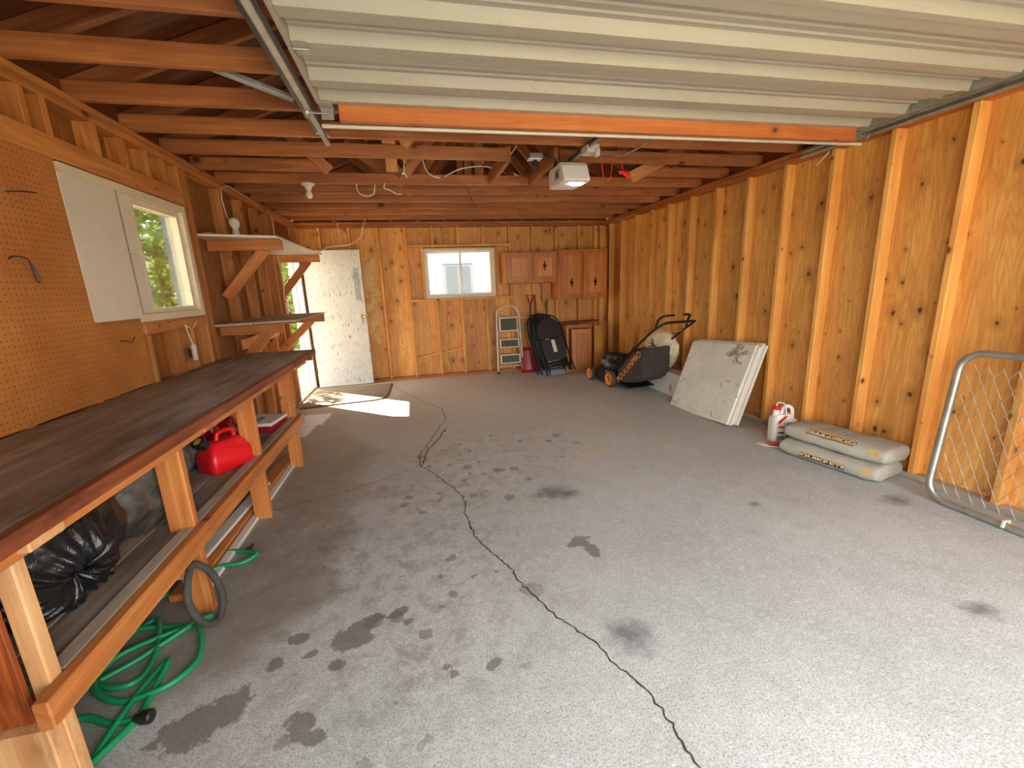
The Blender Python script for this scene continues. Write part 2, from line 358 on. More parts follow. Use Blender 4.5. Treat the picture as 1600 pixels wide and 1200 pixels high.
class MB:
    def __init__(s): s.v = []; s.f = []
    def add(s, vs, fs, mx=None):
        o = len(s.v)
        s.v += [tuple((mx @ Vector(p)) if mx else p) for p in vs]; s.f += [tuple(i+o for i in f) for f in fs]; return s
    def box(s, c, d, rot=None, b=0):
        me = box_mesh(d[0], d[1], d[2], b)
        mx = Matrix.Translation(c) @ (Euler(rot).to_matrix().to_4x4() if rot is not None else Matrix())
        return s.add([v.co[:] for v in me.vertices], [tuple(p.vertices) for p in me.polygons], mx)
    def bar(s, a, b, w, t, up=(0, 0, 1), bv=0):
        a, b = Vector(a), Vector(b); x = b-a; L = x.length; x.normalize(); z = Vector(up); z = (z-x*z.dot(x)).normalized(); y = z.cross(x)
        me = box_mesh(L, w, t, bv); mx = Matrix.Translation((a+b)/2) @ Matrix((x, y, z)).transposed().to_4x4()
        return s.add([v.co[:] for v in me.vertices], [tuple(p.vertices) for p in me.polygons], mx)
    def tube(s, pts, r, n=8, closed=False, smooth=0, cap=True):
        P = catmull(pts, smooth, closed) if smooth else [Vector(p) for p in pts]
        N = len(P); vs = []; fs = []; ref = None
        for i, p in enumerate(P):
            a = P[(i-1) % N] if (closed or i > 0) else p; b = P[(i+1) % N] if (closed or i < N-1) else p
            t = (b-a); t = t.normalized() if t.length > 1e-9 else Vector((0, 0, 1))
            if ref is None:
                ref = Vector((0, 0, 1)) if abs(t.z) < .9 else Vector((1, 0, 0))
            ref = (ref-t*ref.dot(t)).normalized(); bi = t.cross(ref)
            rr = r[i] if isinstance(r, (list, tuple)) else r
            for k in range(n):
                an = 2*PI*k/n; vs.append(tuple(p+(ref*math.cos(an)+bi*math.sin(an))*rr))
        for i in range(N if closed else N-1):
            j = (i+1) % N
            for k in range(n): fs.append((i*n+k, i*n+(k+1) % n, j*n+(k+1) % n, j*n+k))
        if not closed and cap: fs.append(tuple(range(n-1, -1, -1))); fs.append(tuple((N-1)*n+k for k in range(n)))
        return s.add(vs, fs)
    def lathe(s, prof, n=24, mx=None):
        """profile of (radius, z)"""
        vs = []; fs = []
        for r, z in prof:
            for k in range(n): vs.append((r*math.cos(2*PI*k/n), r*math.sin(2*PI*k/n), z))
        for i in range(len(prof)-1):
            for k in range(n): fs.append((i*n+k, i*n+(k+1) % n, (i+1)*n+(k+1) % n, (i+1)*n+k))
        if prof[0][0] > 1e-6: fs.append(tuple(range(n-1, -1, -1)))
        if prof[-1][0] > 1e-6: fs.append(tuple((len(prof)-1)*n+k for k in range(n)))
        return s.add(vs, fs, mx)
    def prism(s, poly, z0, z1, mx=None):
        n = len(poly); vs = [(x, y, z0) for x, y in poly]+[(x, y, z1) for x, y in poly]
        fs = [tuple(range(n-1, -1, -1)), tuple(range(n, 2*n))]+[(k, (k+1) % n, n+(k+1) % n, n+k) for k in range(n)]
        return s.add(vs, fs, mx)
    def grid(s, fn, nu, nv, closeu=False, mx=None):
        vs = [fn(i/(nu if closeu else nu-1), j/(nv-1)) for j in range(nv) for i in range(nu)]; fs = []
        for j in range(nv-1):
            for i in range(nu if closeu else nu-1):
                k = (i+1) % nu; fs.append((j*nu+i, j*nu+k, (j+1)*nu+k, (j+1)*nu+i))
        return s.add(vs, fs, mx)
    def build(s, name, mat, parent=None, smooth=None, bevel=None, loc=(0, 0, 0), rot=None, solid=None):
        me = bpy.data.meshes.new(name); me.from_pydata(s.v, [], s.f); me.validate()
        bm = bmesh.new(); bm.from_mesh(me); bmesh.ops.recalc_face_normals(bm, faces=bm.faces); bm.to_mesh(me); bm.free(); me.update()
        o = ob(name, me, mat, parent, loc, rot)
        if smooth is not None:
            me.polygons.foreach_set('use_smooth', [True]*len(me.polygons))
            if smooth < 180:
                try: me.set_sharp_from_angle(angle=math.radians(smooth))
                except Exception: pass
        if solid: md = o.modifiers.new('solid', 'SOLIDIFY'); md.thickness = solid; md.offset = 0
        if bevel: md = o.modifiers.new('bevel', 'BEVEL'); md.width = bevel[0]; md.segments = bevel[1]; md.limit_method = 'ANGLE'; md.angle_limit = math.radians(35)
        return o
def tube(name, pts, r, mat, parent=None, n=8, closed=False, smooth=6):
    return MB().tube(pts, r, n, closed, smooth).build(name, mat, parent, smooth=60)
def text_mesh(s, size=1.0, bold=0.0, extrude=0.0):
    cu = bpy.data.curves.new('lettering', 'FONT'); cu.body = s; cu.size = size; cu.align_x = 'CENTER'; cu.align_y = 'CENTER'; cu.offset = bold; cu.extrude = extrude
    o = bpy.data.objects.new('lettering', cu); C.objects.link(o)
    dg = bpy.context.evaluated_depsgraph_get(); me = bpy.data.meshes.new_from_object(o.evaluated_get(dg)); bpy.data.objects.remove(o); bpy.data.curves.remove(cu)
    me.materials.clear(); return me
def disp(p, sc, amp):
    from mathutils import noise
    n = noise.noise_vector(Vector(p)*sc); return tuple(Vector(p)+n*amp)
def RZ(a): return Euler((0, 0, a)).to_matrix()
def basis(x, y, z): return Matrix((Vector(x).normalized(), Vector(y).normalized(), Vector(z).normalized())).transposed()

# ================================================================== THE SETTING
# ------------------------------------------------------------------ floor with stains and cracks
def make_floor():
    x0, x1, y0, y1 = XL-.09, XR+.09, -.35, YB+.09
    nx, ny = 230, 340
    xs = np.linspace(x0, x1, nx); ys = np.linspace(y0, y1, ny); X, Y = np.meshgrid(xs, ys)
    verts = np.stack([X.ravel(), Y.ravel(), np.zeros(X.size)], 1)
    idx = np.arange(nx*ny).reshape(ny, nx)
    faces = np.stack([idx[:-1, :-1].ravel(), idx[:-1, 1:].ravel(), idx[1:, 1:].ravel(), idx[1:, :-1].ravel()], 1)
    me = bpy.data.meshes.new('floor'); me.from_pydata(verts.tolist(), [], faces.tolist()); me.update()
    def blob(lst):
        f = np.zeros(X.size)
        for (cx, cy, rx, ry, a) in lst:
            dx, dy = verts[:, 0]-cx, verts[:, 1]-cy; c, s_ = math.cos(a), math.sin(a)
            q = np.sqrt(((dx*c+dy*s_)/rx)**2+((-dx*s_+dy*c)/ry)**2)
            f = np.maximum(f, np.clip(1.0-.5*q, 0, 1))
        return f
    st = blob([(-.83, 1.40, .145, .082, .45), (-.37, 1.66, .085, .07, .3), (-.30, 1.73, .06, .03, .4), (.79, 2.03, .075, .05, .3), (.84, 1.93, .04, .05, 0),
               (-.66, 1.58, .03, .035, .2), (-.60, 1.70, .05, .03, .2), (-.53, 1.60, .03, .02, 0), (-.42, 1.52, .03, .03, 0), (-.2, 1.74, .05, .025, .4), (-.14, 1.68, .03, .02, 0),
               (-.5, 1.30, .05, .05, .3), (-.44, 1.24, .03, .03, 0), (.0, 1.40, .025, .02, 0), (.03, 1.36, .022, .02, 0), (.18, 1.36, .035, .02, .6)])
    sm = blob([(.84, 2.63, .13, .10, 0), (.93, 2.58, .09, .06, 0), (2.24, 1.09, .07, .05, -.3), (2.89, 1.89, .09, .06, 0), (.75, 1.35, .10, .09, 0), (2.02, 2.1, .035, .03, 0)])
    gr = np.zeros(X.size)
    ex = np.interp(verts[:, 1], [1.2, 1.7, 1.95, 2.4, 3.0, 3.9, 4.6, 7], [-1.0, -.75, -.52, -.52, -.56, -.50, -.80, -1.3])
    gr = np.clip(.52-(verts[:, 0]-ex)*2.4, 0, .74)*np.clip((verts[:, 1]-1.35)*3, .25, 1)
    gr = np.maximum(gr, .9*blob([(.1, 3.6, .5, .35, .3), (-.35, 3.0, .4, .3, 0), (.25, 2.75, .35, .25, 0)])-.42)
    wm = np.clip((verts[:, 1]-1.9)/4.5, 0, .8)*np.clip(1.15-(verts[:, 0]+.2)*.20, .25, 1)
    wm = np.maximum(wm, blob([(1.35, 3.2, .18, .12, .4), (1.45, 4.0, .3, .2, 0)])*.75)
    dr = np.clip(blob([(-.1, 2.05, .55, .75, .1), (-.15, 1.5, .5, .35, .3), (.3, 3.0, .6, .5, 0), (.6, 3.6, .7, .5, 0)]), 0, 1)*1.3-.3
    for n, a in (('stain', st), ('smudge', sm), ('grime', gr), ('warm', wm), ('drips', dr)):
        at = me.attributes.new(n, 'FLOAT', 'POINT'); at.data.foreach_set('value', np.clip(a, 0, 1).astype(np.float32))
    fl = tag(ob('floor', me, 'floor'), 'worn grey concrete garage slab with stains and a long crack', kind='structure')
    cube('slab_edge', (x0, y0, -.12), (x1, y1, -.004), 'floor', fl, 0)
    def crack(path, w0, w1, jit):
        P = []
        for (a, b) in zip(path[:-1], path[1:]):
            n = max(2, int(math.dist(a, b)/.018))
            for k in range(n):
                t = k/n; P.append((a[0]+(b[0]-a[0])*t+random.gauss(0, jit), a[1]+(b[1]-a[1])*t+random.gauss(0, jit)))
        P.append(path[-1]); vs = []; fs = []
        for i, p in enumerate(P):
            q = P[min(i+1, len(P)-1)]; o = P[max(i-1, 0)]; d = Vector((q[0]-o[0], q[1]-o[1])); d = d.normalized() if d.length else Vector((0, 1)); nrm = Vector((-d.y, d.x))
            ww = random.uniform(w0, w1)*(1.0 if random.random() > .04 else 1.8)
            vs += [(p[0]+nrm.x*ww, p[1]+nrm.y*ww, .0012), (p[0]-nrm.x*ww, p[1]-nrm.y*ww, .0012)]
            if i: fs.append((2*i-2, 2*i-1, 2*i+1, 2*i))
        MB().add(vs, fs).build('crack', 'crack', fl)
    main = [(-.444, 6.795), (-.304, 6.291), (.001, 5.5), (.223, 5.101), (.242, 4.633), (.123, 4.264), (.012, 3.88), (-.068, 3.63), (-.061, 3.398), (.049, 3.183), (.153, 2.943), (.209, 2.802), (.23, 2.671), (.207, 2.546), (.223, 2.381), (.225, 2.251), (.316, 2.023), (.375, 1.895), (.384, 1.816), (.461, 1.613), (.493, 1.524), (.56, 1.432), (.614, 1.326), (.626, 1.237), (.682, 1.145), (.697, 1.084), (.706, 1.0), (.704, .927), (.716, .848), (.78, .5), (.8, .1)]
    crack(main, .0022, .0048, .005)
    crack([(.22, 4.3), (.10, 3.95), (0, 3.72), (-.03, 3.5), (-.05, 3.4)], .004, .007, .006)
    crack([(-.072, 3.401), (-.248, 3.277), (-.522, 3.132), (-.774, 3.045), (-1.003, 2.954), (-1.3, 2.9)], .0016, .0032, .004)
    crack([(.23, 4.469), (.501, 4.515), (.785, 4.694)], .0012, .0028, .004)
make_floor()

# ------------------------------------------------------------------ walls
def wall_mesh(name, boxes, mat='siding'):
    mb = MB()
    for mn, mx in boxes: mb.box([(mn[i]+mx[i])/2 for i in range(3)], [mx[i]-mn[i] for i in range(3)])
    return tag(mb.build(name, mat), kind='structure')
def sheet(par, mat, axis, at, t, u0, u1, z0, z1):
    """plywood sheet, face grain vertical; axis 0: plane x=at.., axis 1: plane y=at.."""
    c = (u0+u1)/2; w = (u1-u0)-.003
    if axis == 0: a, b, up = (at+t/2, c, z0), (at+t/2, c, z1), (1, 0, 0)
    else: a, b, up = (c, at+t/2, z0), (c, at+t/2, z1), (0, 1, 0)
    return board('plywood_sheet', a, b, w, abs(t), mat, par, up, .0015)
TOP = JZ
# right wall
wr = wall_mesh('wall_right', [((XR+.104, -.36, 0), (XR+.13, YB+.13, TOP+.06))]); tag(wr, 'right wall of bare golden studs and plywood')
for k in range(7):
    y0 = -.27+k*1.3275; y1 = min(y0+1.3275, YB+.09)
    if y0 < YB: sheet(wr, 'ply_r', 0, XR+.09, .012, max(y0, -.3), y1, .02, JZ)
RS = [-.12, .32, .76, 1.20, 1.64, 2.09, 2.535, 2.97, 3.415, 3.855, 4.31, 4.755, 5.20, 5.62, 6.06, 6.50, 6.93]
for y in RS: board('stud', (XR+.045, y, .04), (XR+.045, y, H), .038, .09, 'stud_r', wr, (1, 0, 0))
board('stud', (XR+.045, 5.24, .04), (XR+.045, 5.24, H), .038, .09, 'stud_r', wr, (1, 0, 0))
for y0, y1 in ((-.3, 3.4), (3.4, YB+.09)):
    board('bottom_plate', (XR+.045, y0, .02), (XR+.045, y1, .02), .09, .038, 'grey_board', wr)
    board('top_plate', (XR+.045, y0, H+.02), (XR+.045, y1, H+.02), .09, .038, 'plate', wr)
    board('top_plate', (XR+.045, y0, H+.06), (XR+.045, y1, H+.06), .09, .038, 'plate', wr)
# left wall: window y 2.6..3.78 z 1.30..2.08, door y 6.06..6.97 z 0..2.07
WY0, WY1, WZ0, WZ1 = 2.60, 3.775, 1.30, 2.08
DY0, DY1, DZ = 6.06, 6.97, 2.07
lx = XL-.13, XL-.104
wl = wall_mesh('wall_left', [((lx[0], -.36, 0), (lx[1], WY0, TOP+.06)), ((lx[0], WY0, 0), (lx[1], WY1, WZ0)), ((lx[0], WY0, WZ1), (lx[1], WY1, TOP+.06)),
                             ((lx[0], WY1, 0), (lx[1], DY0, TOP+.06)), ((lx[0], DY0, DZ), (lx[1], DY1, TOP+.06)), ((lx[0], DY1, 0), (lx[1], YB+.13, TOP+.06))])
tag(wl, 'left wall of darker studs and plywood with window and side door opening')
for u0, u1, z0, z1 in ((-.3, 1.0, .02, JZ), (1.0, 2.3, .02, JZ), (2.3, WY0, .02, JZ), (WY0, WY1, .02, WZ0), (WY0, WY1, WZ1, JZ), (WY1, 4.9, .02, JZ), (4.9, DY0, .02, JZ), (DY0, DY1, DZ, JZ), (DY1, YB+.09, .02, JZ)):
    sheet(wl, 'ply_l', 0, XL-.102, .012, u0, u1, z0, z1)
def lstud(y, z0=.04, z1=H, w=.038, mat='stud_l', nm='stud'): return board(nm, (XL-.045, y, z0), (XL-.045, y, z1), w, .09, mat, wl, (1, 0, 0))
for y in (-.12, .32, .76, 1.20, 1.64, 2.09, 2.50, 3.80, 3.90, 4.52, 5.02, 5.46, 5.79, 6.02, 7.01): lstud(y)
for y in (2.62, 2.95, 3.20, 3.42, 3.62): lstud(y, WZ1+.02)
for y in (2.62, 3.02, 3.36, 3.56): lstud(y, .04, WZ0-.04)
board('sill_board', (XL-.045, WY0-.02, WZ0-.02), (XL-.045, WY1, WZ0-.02), .09, .038, 'stud_l', wl)
board('header', (XL-.045, WY0-.02, WZ1+.05), (XL-.045, WY1, WZ1+.05), .09, .09, 'plate', wl)
board('header_trim', (XL+.01, 1.6, WZ1+.055), (XL+.01, WY1, WZ1+.055), .10, .02, 'stud_l', wl, (1, 0, 0))
board('header', (XL-.045, DY0-.04, DZ+.05), (XL-.045, DY1+.06, DZ+.05), .09, .09, 'plate', wl)
board('bottom_plate', (XL-.045, -.3, .02), (XL-.045, DY0-.02, .02), .09, .038, 'stud_l', wl)
for y0, y1 in ((-.3, 3.1), (3.1, YB+.09)):
    board('top_plate', (XL-.045, y0, H+.02), (XL-.045, y1, H+.02), .09, .038, 'stud_l', wl)
    board('top_plate', (XL-.045, y0, H+.06), (XL-.045, y1, H+.06), .09, .038, 'stud_l', wl)
# back wall: window x .217..1.337 z 1.28..2.037
BX0, BX1, BZ0, BZ1 = .217, 1.337, 1.275, 2.04
by = YB+.104, YB+.13
wb = wall_mesh('wall_back', [((XL-.13, by[0], 0), (BX0, by[1], TOP)), ((BX0, by[0], 0), (BX1, by[1], BZ0)), ((BX0, by[0], BZ1), (BX1, by[1], TOP)), ((BX1, by[0], 0), (XR+.13, by[1], TOP))])
gab = MB(); gab.prism([(XL-.13, TOP), (XR+.13, TOP), (RID, TOP+(RID-XL+.13)*PITCH)], by[0], by[1], Matrix(((1, 0, 0, 0), (0, 0, 1, 0), (0, 1, 0, 0), (0, 0, 0, 1)))); gab.build('gable_siding', 'deck', wb)
tag(wb, 'back wall of knotty plywood and studs with sliding window')
for u0, u1, z0, z1 in ((XL-.09, -.45, .02, JZ), (-.45, BX0, .02, JZ), (BX0, .78, .02, BZ0), (.78, BX1, .02, BZ0), (BX0, .78, BZ1, JZ), (.78, BX1, BZ1, JZ), (BX1, 2.0, .02, JZ), (2.0, XR+.09, .02, JZ)):
    sheet(wb, 'soil_ply' if z1 == BZ0 else 'ply_r', 1, YB+.09, .012, u0, u1, z0, z1)
def bstud(x, z0=.04, z1=H, w=.038): return board('stud', (x, YB+.045, z0), (x, YB+.045, z1), w, .09, 'stud_r', wb, (0, 1, 0))
for x in (-1.275, -.855, -.445, -.045, 1.60, 1.98, 2.385, 2.79, 3.08): bstud(x)
for x in (.19, 1.36): bstud(x, BZ0-.02, BZ1+.02)
for x in (.365, .765, 1.17): bstud(x, BZ1+.06); bstud(x, .04, BZ0-.04)
board('sill_board', (-.03, YB+.03, BZ0-.02), (1.62, YB+.03, BZ0-.02), .12, .038, 'stud_r', wb)
board('header', (-.03, YB+.045, BZ1+.04), (1.60, YB+.045, BZ1+.04), .09, .038, 'stud_r', wb)
board('stud', (XR-.06, YB+.045, .04), (XR-.06, YB+.045, H), .09, .038, 'stud_r', wb, (0, 1, 0))
board('slanted_batten', (-.02, YB+.06, .33), (.77, YB+.06, .45), .038, .06, 'stud_r', wb, (0, 1, 0))
board('short_batten', (1.19, YB+.03, .04), (1.19, YB+.03, .42), .038, .03, 'grey_board', wb, (0, 1, 0))
board('ledger_board', (1.36, YB+.05, .78), (1.60, YB+.05, .78), .06, .038, 'stud_r', wb, (0, 1, 0))
board('ledger_board', (1.62, YB+.05, .90), (2.0, YB+.05, .90), .05, .038, 'stud_r', wb, (0, 1, 0))
board('bottom_plate', (XL-.09, YB+.045, .02), (XR, YB+.045, .02), .09, .038, 'plate', wb)
board('top_plate', (XL-.09, YB+.045, H+.02), (XR, YB+.045, H+.02), .09, .038, 'plate', wb)
board('top_plate', (XL-.09, YB+.045, H+.06), (XR, YB+.045, H+.06), .09, .038, 'plate', wb)
for k in range(13):
    x = -1.45+k*.406; top = JZ+(2.5-abs(x-RID))*PITCH-.10
    if top > JZ+.06: board('gable_stud', (x, YB+.045, JZ), (x, YB+.045, top), .038, .09, 'rafter', wb, (0, 1, 0))
for k in range(4):
    a = -1.6+k*1.22; b = a+1.215; c = (a+b)/2; hh = JZ+(2.5-abs(c-RID))*PITCH
pm_ = MB(); pm_.prism([(-.70, 1.93), (-.60, 1.95), (-.53, 1.90), (-.54, 1.72), (-.50, 1.62), (-.53, 1.50), (-.48, 1.40), (-.49, 1.28), (-.57, 1.20), (-.54, 1.02), (-.58, .80), (-.55, .62), (-.62, .60), (-.72, 1.1)], 0, .001, Matrix(((1, 0, 0, 0), (0, 0, 1, YB+.0885), (0, 1, 0, 0), (0, 0, 0, 1)))); pm_.build('paint_smear', 'smear', wb)
# front wall with the vehicle opening
GX0, GX1, GZ = -.44, 3.14, 2.16
wf = wall_mesh('wall_front', [((XL-.13, -.36, 0), (GX0, -.24, TOP)), ((GX1, -.36, 0), (XR+.13, -.24, TOP)), ((GX0, -.36, GZ), (GX1, -.24, TOP))])
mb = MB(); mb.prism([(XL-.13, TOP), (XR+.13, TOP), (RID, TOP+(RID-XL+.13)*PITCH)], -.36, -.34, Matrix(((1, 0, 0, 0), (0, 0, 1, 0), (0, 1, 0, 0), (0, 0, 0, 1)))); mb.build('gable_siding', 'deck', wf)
tag(wf, 'front wall around the open vehicle doorway')

# ------------------------------------------------------------------ ceiling: joists, webs, rafters, roof deck
ce = MB()
for sgn in (-1, 1):
    xe = RID+sgn*(RID-XL+.55); ze = JZ+.12-.55*PITCH+.04; zr = ze+(abs(xe-RID))*PITCH
    ce.add([(RID, -.7, zr+.05), (xe, -.7, ze+.05), (xe, YB+.5, ze+.05), (RID, YB+.5, zr+.05), (RID, -.7, zr+.07), (xe, -.7, ze+.07), (xe, YB+.5, ze+.07), (RID, YB+.5, zr+.07)],
           [(0, 1, 2, 3), (7, 6, 5, 4), (0, 4, 5, 1), (1, 5, 6, 2), (2, 6, 7, 3), (3, 7, 4, 0)])
cl = tag(ce.build('ceiling', 'black'), 'open roof framing of red brown joists, rafters and decking', kind='structure')
JY = [3.345+.441*k for k in range(-8, 9)]
def rz(x): return JZ+.085+(2.43-abs(x-RID))*PITCH      # rafter centre line
for j, y in enumerate(JY):
    jm = 'joist'
    if y < -.2: continue
    if abs(y-4.227) < .01:
        board('joist', (XL-.09, y, JZ+.047), (-.62, y, JZ+.047), .038, .094, jm, cl)
        board('joist', (2.36, y, JZ+.047), (XR+.09, y, JZ+.047), .038, .094, jm, cl)
        board('brace', (-.60, y-.04, JZ-.0), (-.95, y-.04, rz(-.95)), .038, .09, 'web', cl, (.5, 0, .5))
        board('brace', (2.20, y-.04, JZ-.02), (2.75, y-.04, rz(2.75)-.05), .038, .11, 'web', cl, (-.3, 0, .5))
    elif abs(y-3.786) < .01:
        board('joist', (XL-.09, y, JZ+.047), (.86, y, JZ+.047), .038, .094, jm, cl)
        board('joist', (1.32, y, JZ+.047), (XR+.09, y, JZ+.047), .038, .094, jm, cl)
    else:
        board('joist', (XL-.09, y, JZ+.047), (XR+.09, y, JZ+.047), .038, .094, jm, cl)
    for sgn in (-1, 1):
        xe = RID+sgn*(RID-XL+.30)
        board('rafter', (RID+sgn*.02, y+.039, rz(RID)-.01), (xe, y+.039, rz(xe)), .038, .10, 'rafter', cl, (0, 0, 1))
    if 3.0 < y < 4.0: board('web_post', (-.075, y+.075, JZ+.0-(.08 if y > 3.6 else 0)), (-.075, y+.075, rz(-.075)), .09, .036, 'web', cl, (0, 1, 0))
    if y > 4.4 and j % 2 == 0: board('web_post', (.85, y+.078, JZ+.02), (.85, y+.078, rz(.85)-.05), .09, .036, 'web', cl, (0, 1, 0))
    board('web_brace', (.03, y-.038, JZ+.08), (RID-.05, y-.038, rz(RID)-.04), .08, .036, 'web' if j % 2 else 'rafter', cl, (0, 1, 0))
    board('web_brace', (1.66, y-.038, JZ+.08), (RID+.05, y-.038, rz(RID)-.04), .08, .036, 'rafter', cl, (0, 1, 0))
    if y < 3.2 or y > 4.5:
        board('web_brace', (.0, y-.076, JZ+.08), (-.55, y-.076, rz(-.55)-.03), .08, .036, 'web' if j % 3 == 0 else 'rafter', cl, (0, 1, 0))
        board('web_brace', (1.7, y-.076, JZ+.08), (2.25, y-.076, rz(2.25)-.03), .08, .036, 'rafter', cl, (0, 1, 0))
# cripple blocks framing the gap above the opener
board('header_block', (.88, 3.80, JZ+.06), (.88, 4.66, JZ+.06), .038, .12, 'joist', cl)
board('header_block', (1.30, 3.80, JZ+.06), (1.30, 4.66, JZ+.06), .038, .12, 'joist', cl)
for sgn in (-1, 1):
    for k in range(7):
        y0 = -.65+k*1.22; y1 = min(y0+1.215, YB+.45); xe = RID+sgn*(RID-XL+.5)
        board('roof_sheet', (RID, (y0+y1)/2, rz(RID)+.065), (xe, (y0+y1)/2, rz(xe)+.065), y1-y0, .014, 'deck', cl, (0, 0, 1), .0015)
for x in (XL-.075, XR+.075):
    for y0, y1 in ((-.3, 3.4), (3.405, YB+.09)): board('eave_board', (x, y0, JZ+.07), (x, y1, JZ+.07), .02, .15, 'deck', cl)
board('ridge_board', (RID, -.3, rz(RID)-.02), (RID, YB+.09, rz(RID)-.02), .025, .14, 'rafter', cl)

# ------------------------------------------------------------------ window in the left wall
w1 = tag(ob('window_1', None, None, None, (XL-.05, 0, 0)), 'half boarded side window with cream frame and leafy view', kind='structure')
def wpart(n, y0, y1, z0, z1, x0, x1, mat, b=.002): return cube(n, (x0, y0, z0), (x1, y1, z1), mat, w1, b)
wpart('frame_rail', WY0, WY1, WZ1-.045, WZ1, -.05, .058, 'frame'); wpart('frame_rail', WY0, WY1, WZ0, WZ0+.045, -.05, .058, 'frame')
wpart('frame_jamb', WY1-.05, WY1, WZ0+.045, WZ1-.045, -.05, .058, 'frame')
wpart('white_panel', WY0-.022, 2.985, WZ0+.03, WZ1-.045, .03, .0595, 'cream_panel')
wpart('mullion', 2.99, 3.03, WZ0+.02, WZ1-.03, .0, .045, 'grey_board')
wpart('white_panel', 3.032, 3.16, 1.70, WZ1-.045, .0, .03, 'cream_panel'); wpart('white_panel', 3.032, 3.16, WZ0+.045, 1.697, .0, .03, 'cream_panel')
wpart('sash_rail', 3.16, WY1-.05, WZ1-.085, WZ1-.045, -.03, .03, 'frame'); wpart('sash_rail', 3.16, WY1-.05, WZ0+.045, WZ0+.075, -.03, .03, 'frame')
wpart('sash_stile', 3.16, 3.19, WZ0+.075, WZ1-.085, -.03, .03, 'frame'); wpart('sash_stile', WY1-.085, WY1-.05, WZ0+.075, WZ1-.085, -.03, .03, 'frame')
wpart('pane', 3.19, WY1-.085, WZ0+.075, WZ1-.085, -.004, 0, 'glass', 0)
wpart('sill_board', 2.97, WY1+.0, WZ0-.075, WZ0-.012, .02, .065, 'stud_l')
# ------------------------------------------------------------------ sliding window in the back wall
w2 = tag(ob('window_2', None, None, None, (0, YB+.05, 0)), 'two pane sliding window with cream frame in the back wall', kind='structure')
def wp2(n, x0, x1, z0, z1, y0, y1, mat, b=.002): return cube(n, (x0, y0, z0), (x1, y1, z1), mat, w2, b)
wp2('frame_rail', BX0, BX1, BZ1-.035, BZ1, -.06, .05, 'frame'); wp2('frame_rail', BX0, BX1, BZ0, BZ0+.035, -.06, .05, 'frame')
wp2('frame_jamb', BX0, BX0+.03, BZ0+.035, BZ1-.035, -.06, .05, 'frame'); wp2('frame_jamb', BX1-.045, BX1, BZ0+.035, BZ1-.035, -.06, .05, 'frame')
for x0, x1, y in ((BX0+.03, .80, .03), (.77, BX1-.045, 0)):
    s_ = wp2('sash', x0, x0+.03, BZ0+.035, BZ1-.035, y-.02, y+.01, 'vinyl')
    wp2('sash_stile', x1-.03, x1, BZ0+.035, BZ1-.035, y-.02, y+.01, 'frame'); wp2('sash_rail', x0+.03, x1-.03, BZ1-.07, BZ1-.035, y-.02, y+.01, 'vinyl'); wp2('sash_rail', x0+.03, x1-.03, BZ0+.035, BZ0+.07, y-.02, y+.01, 'vinyl')
    wp2('pane', x0+.03, x1-.03, BZ0+.07, BZ1-.07, y-.006, y-.002, 'glass', 0)
# ------------------------------------------------------------------ side door, standing open against the back wall
t1 = tag(ob('trim_1', None, None, None, (XL-.05, DY0, 0)), 'white painted door casing and threshold of the side doorway', kind='structure')
cube('jamb', (-.085, DY1-DY0-.03, 0), (.06, DY1-DY0+.02, DZ), 'white', t1); cube('jamb', (-.09, -.02, .0), (.05, .012, DZ), 'stud_l', t1)
cube('head_jamb', (-.09, .012, DZ-.03), (.05, DY1-DY0-.03, DZ), 'white', t1); cube('threshold', (-.11, .012, .0), (.05, DY1-DY0-.03, .022), 'grey_board', t1)
cube('door_stop', (-.05, DY1-DY0-.045, .022), (-.02, DY1-DY0-.03, DZ-.03), 'white', t1)
dr = tag(ob('door_1', box_mesh(.80, .04, 2.03, .003), 'white_door', None, (XL+.06+.40, YB-.10, 1.025), RZ(.03)), 'open white side door with chipped paint resting against back wall', kind='structure')
dp = cube('lock_plate', (.275, -.026, .28), (.345, -.019, .75), 'galv', dr, .002)
cube('lock_button', (.29, -.032, .50), (.33, -.026, .54), 'grey_print', dp, .002)
for z in (.33, .36, .66, .69): cube('plate_screw', (.303, -.030, z), (.317, -.026, z+.014), 'galv', dp, .002)
MB().lathe([(.0, 0), (.03, 0), (.032, .006), (.012, .012), (.011, .03), (.024, .04), (.03, .055), (.026, .07), (0, .075)], 20, Matrix.Translation((.35, -.02, .03)) @ Euler((PI/2, 0, 0)).to_matrix().to_4x4()).build('door_knob', 'brass', dr, smooth=50)
MB().tube([(.33, -.03, .0), (.33, -.035, -.06), (.335, -.035, -.09)], .006, 6).build('key', 'brass', dr)
for z in (-.75, .0, .75): MB().tube([(-.41, -.022, z-.045), (-.41, -.022, z+.045)], .008, 8).build('hinge', 'steel_dark', dr)

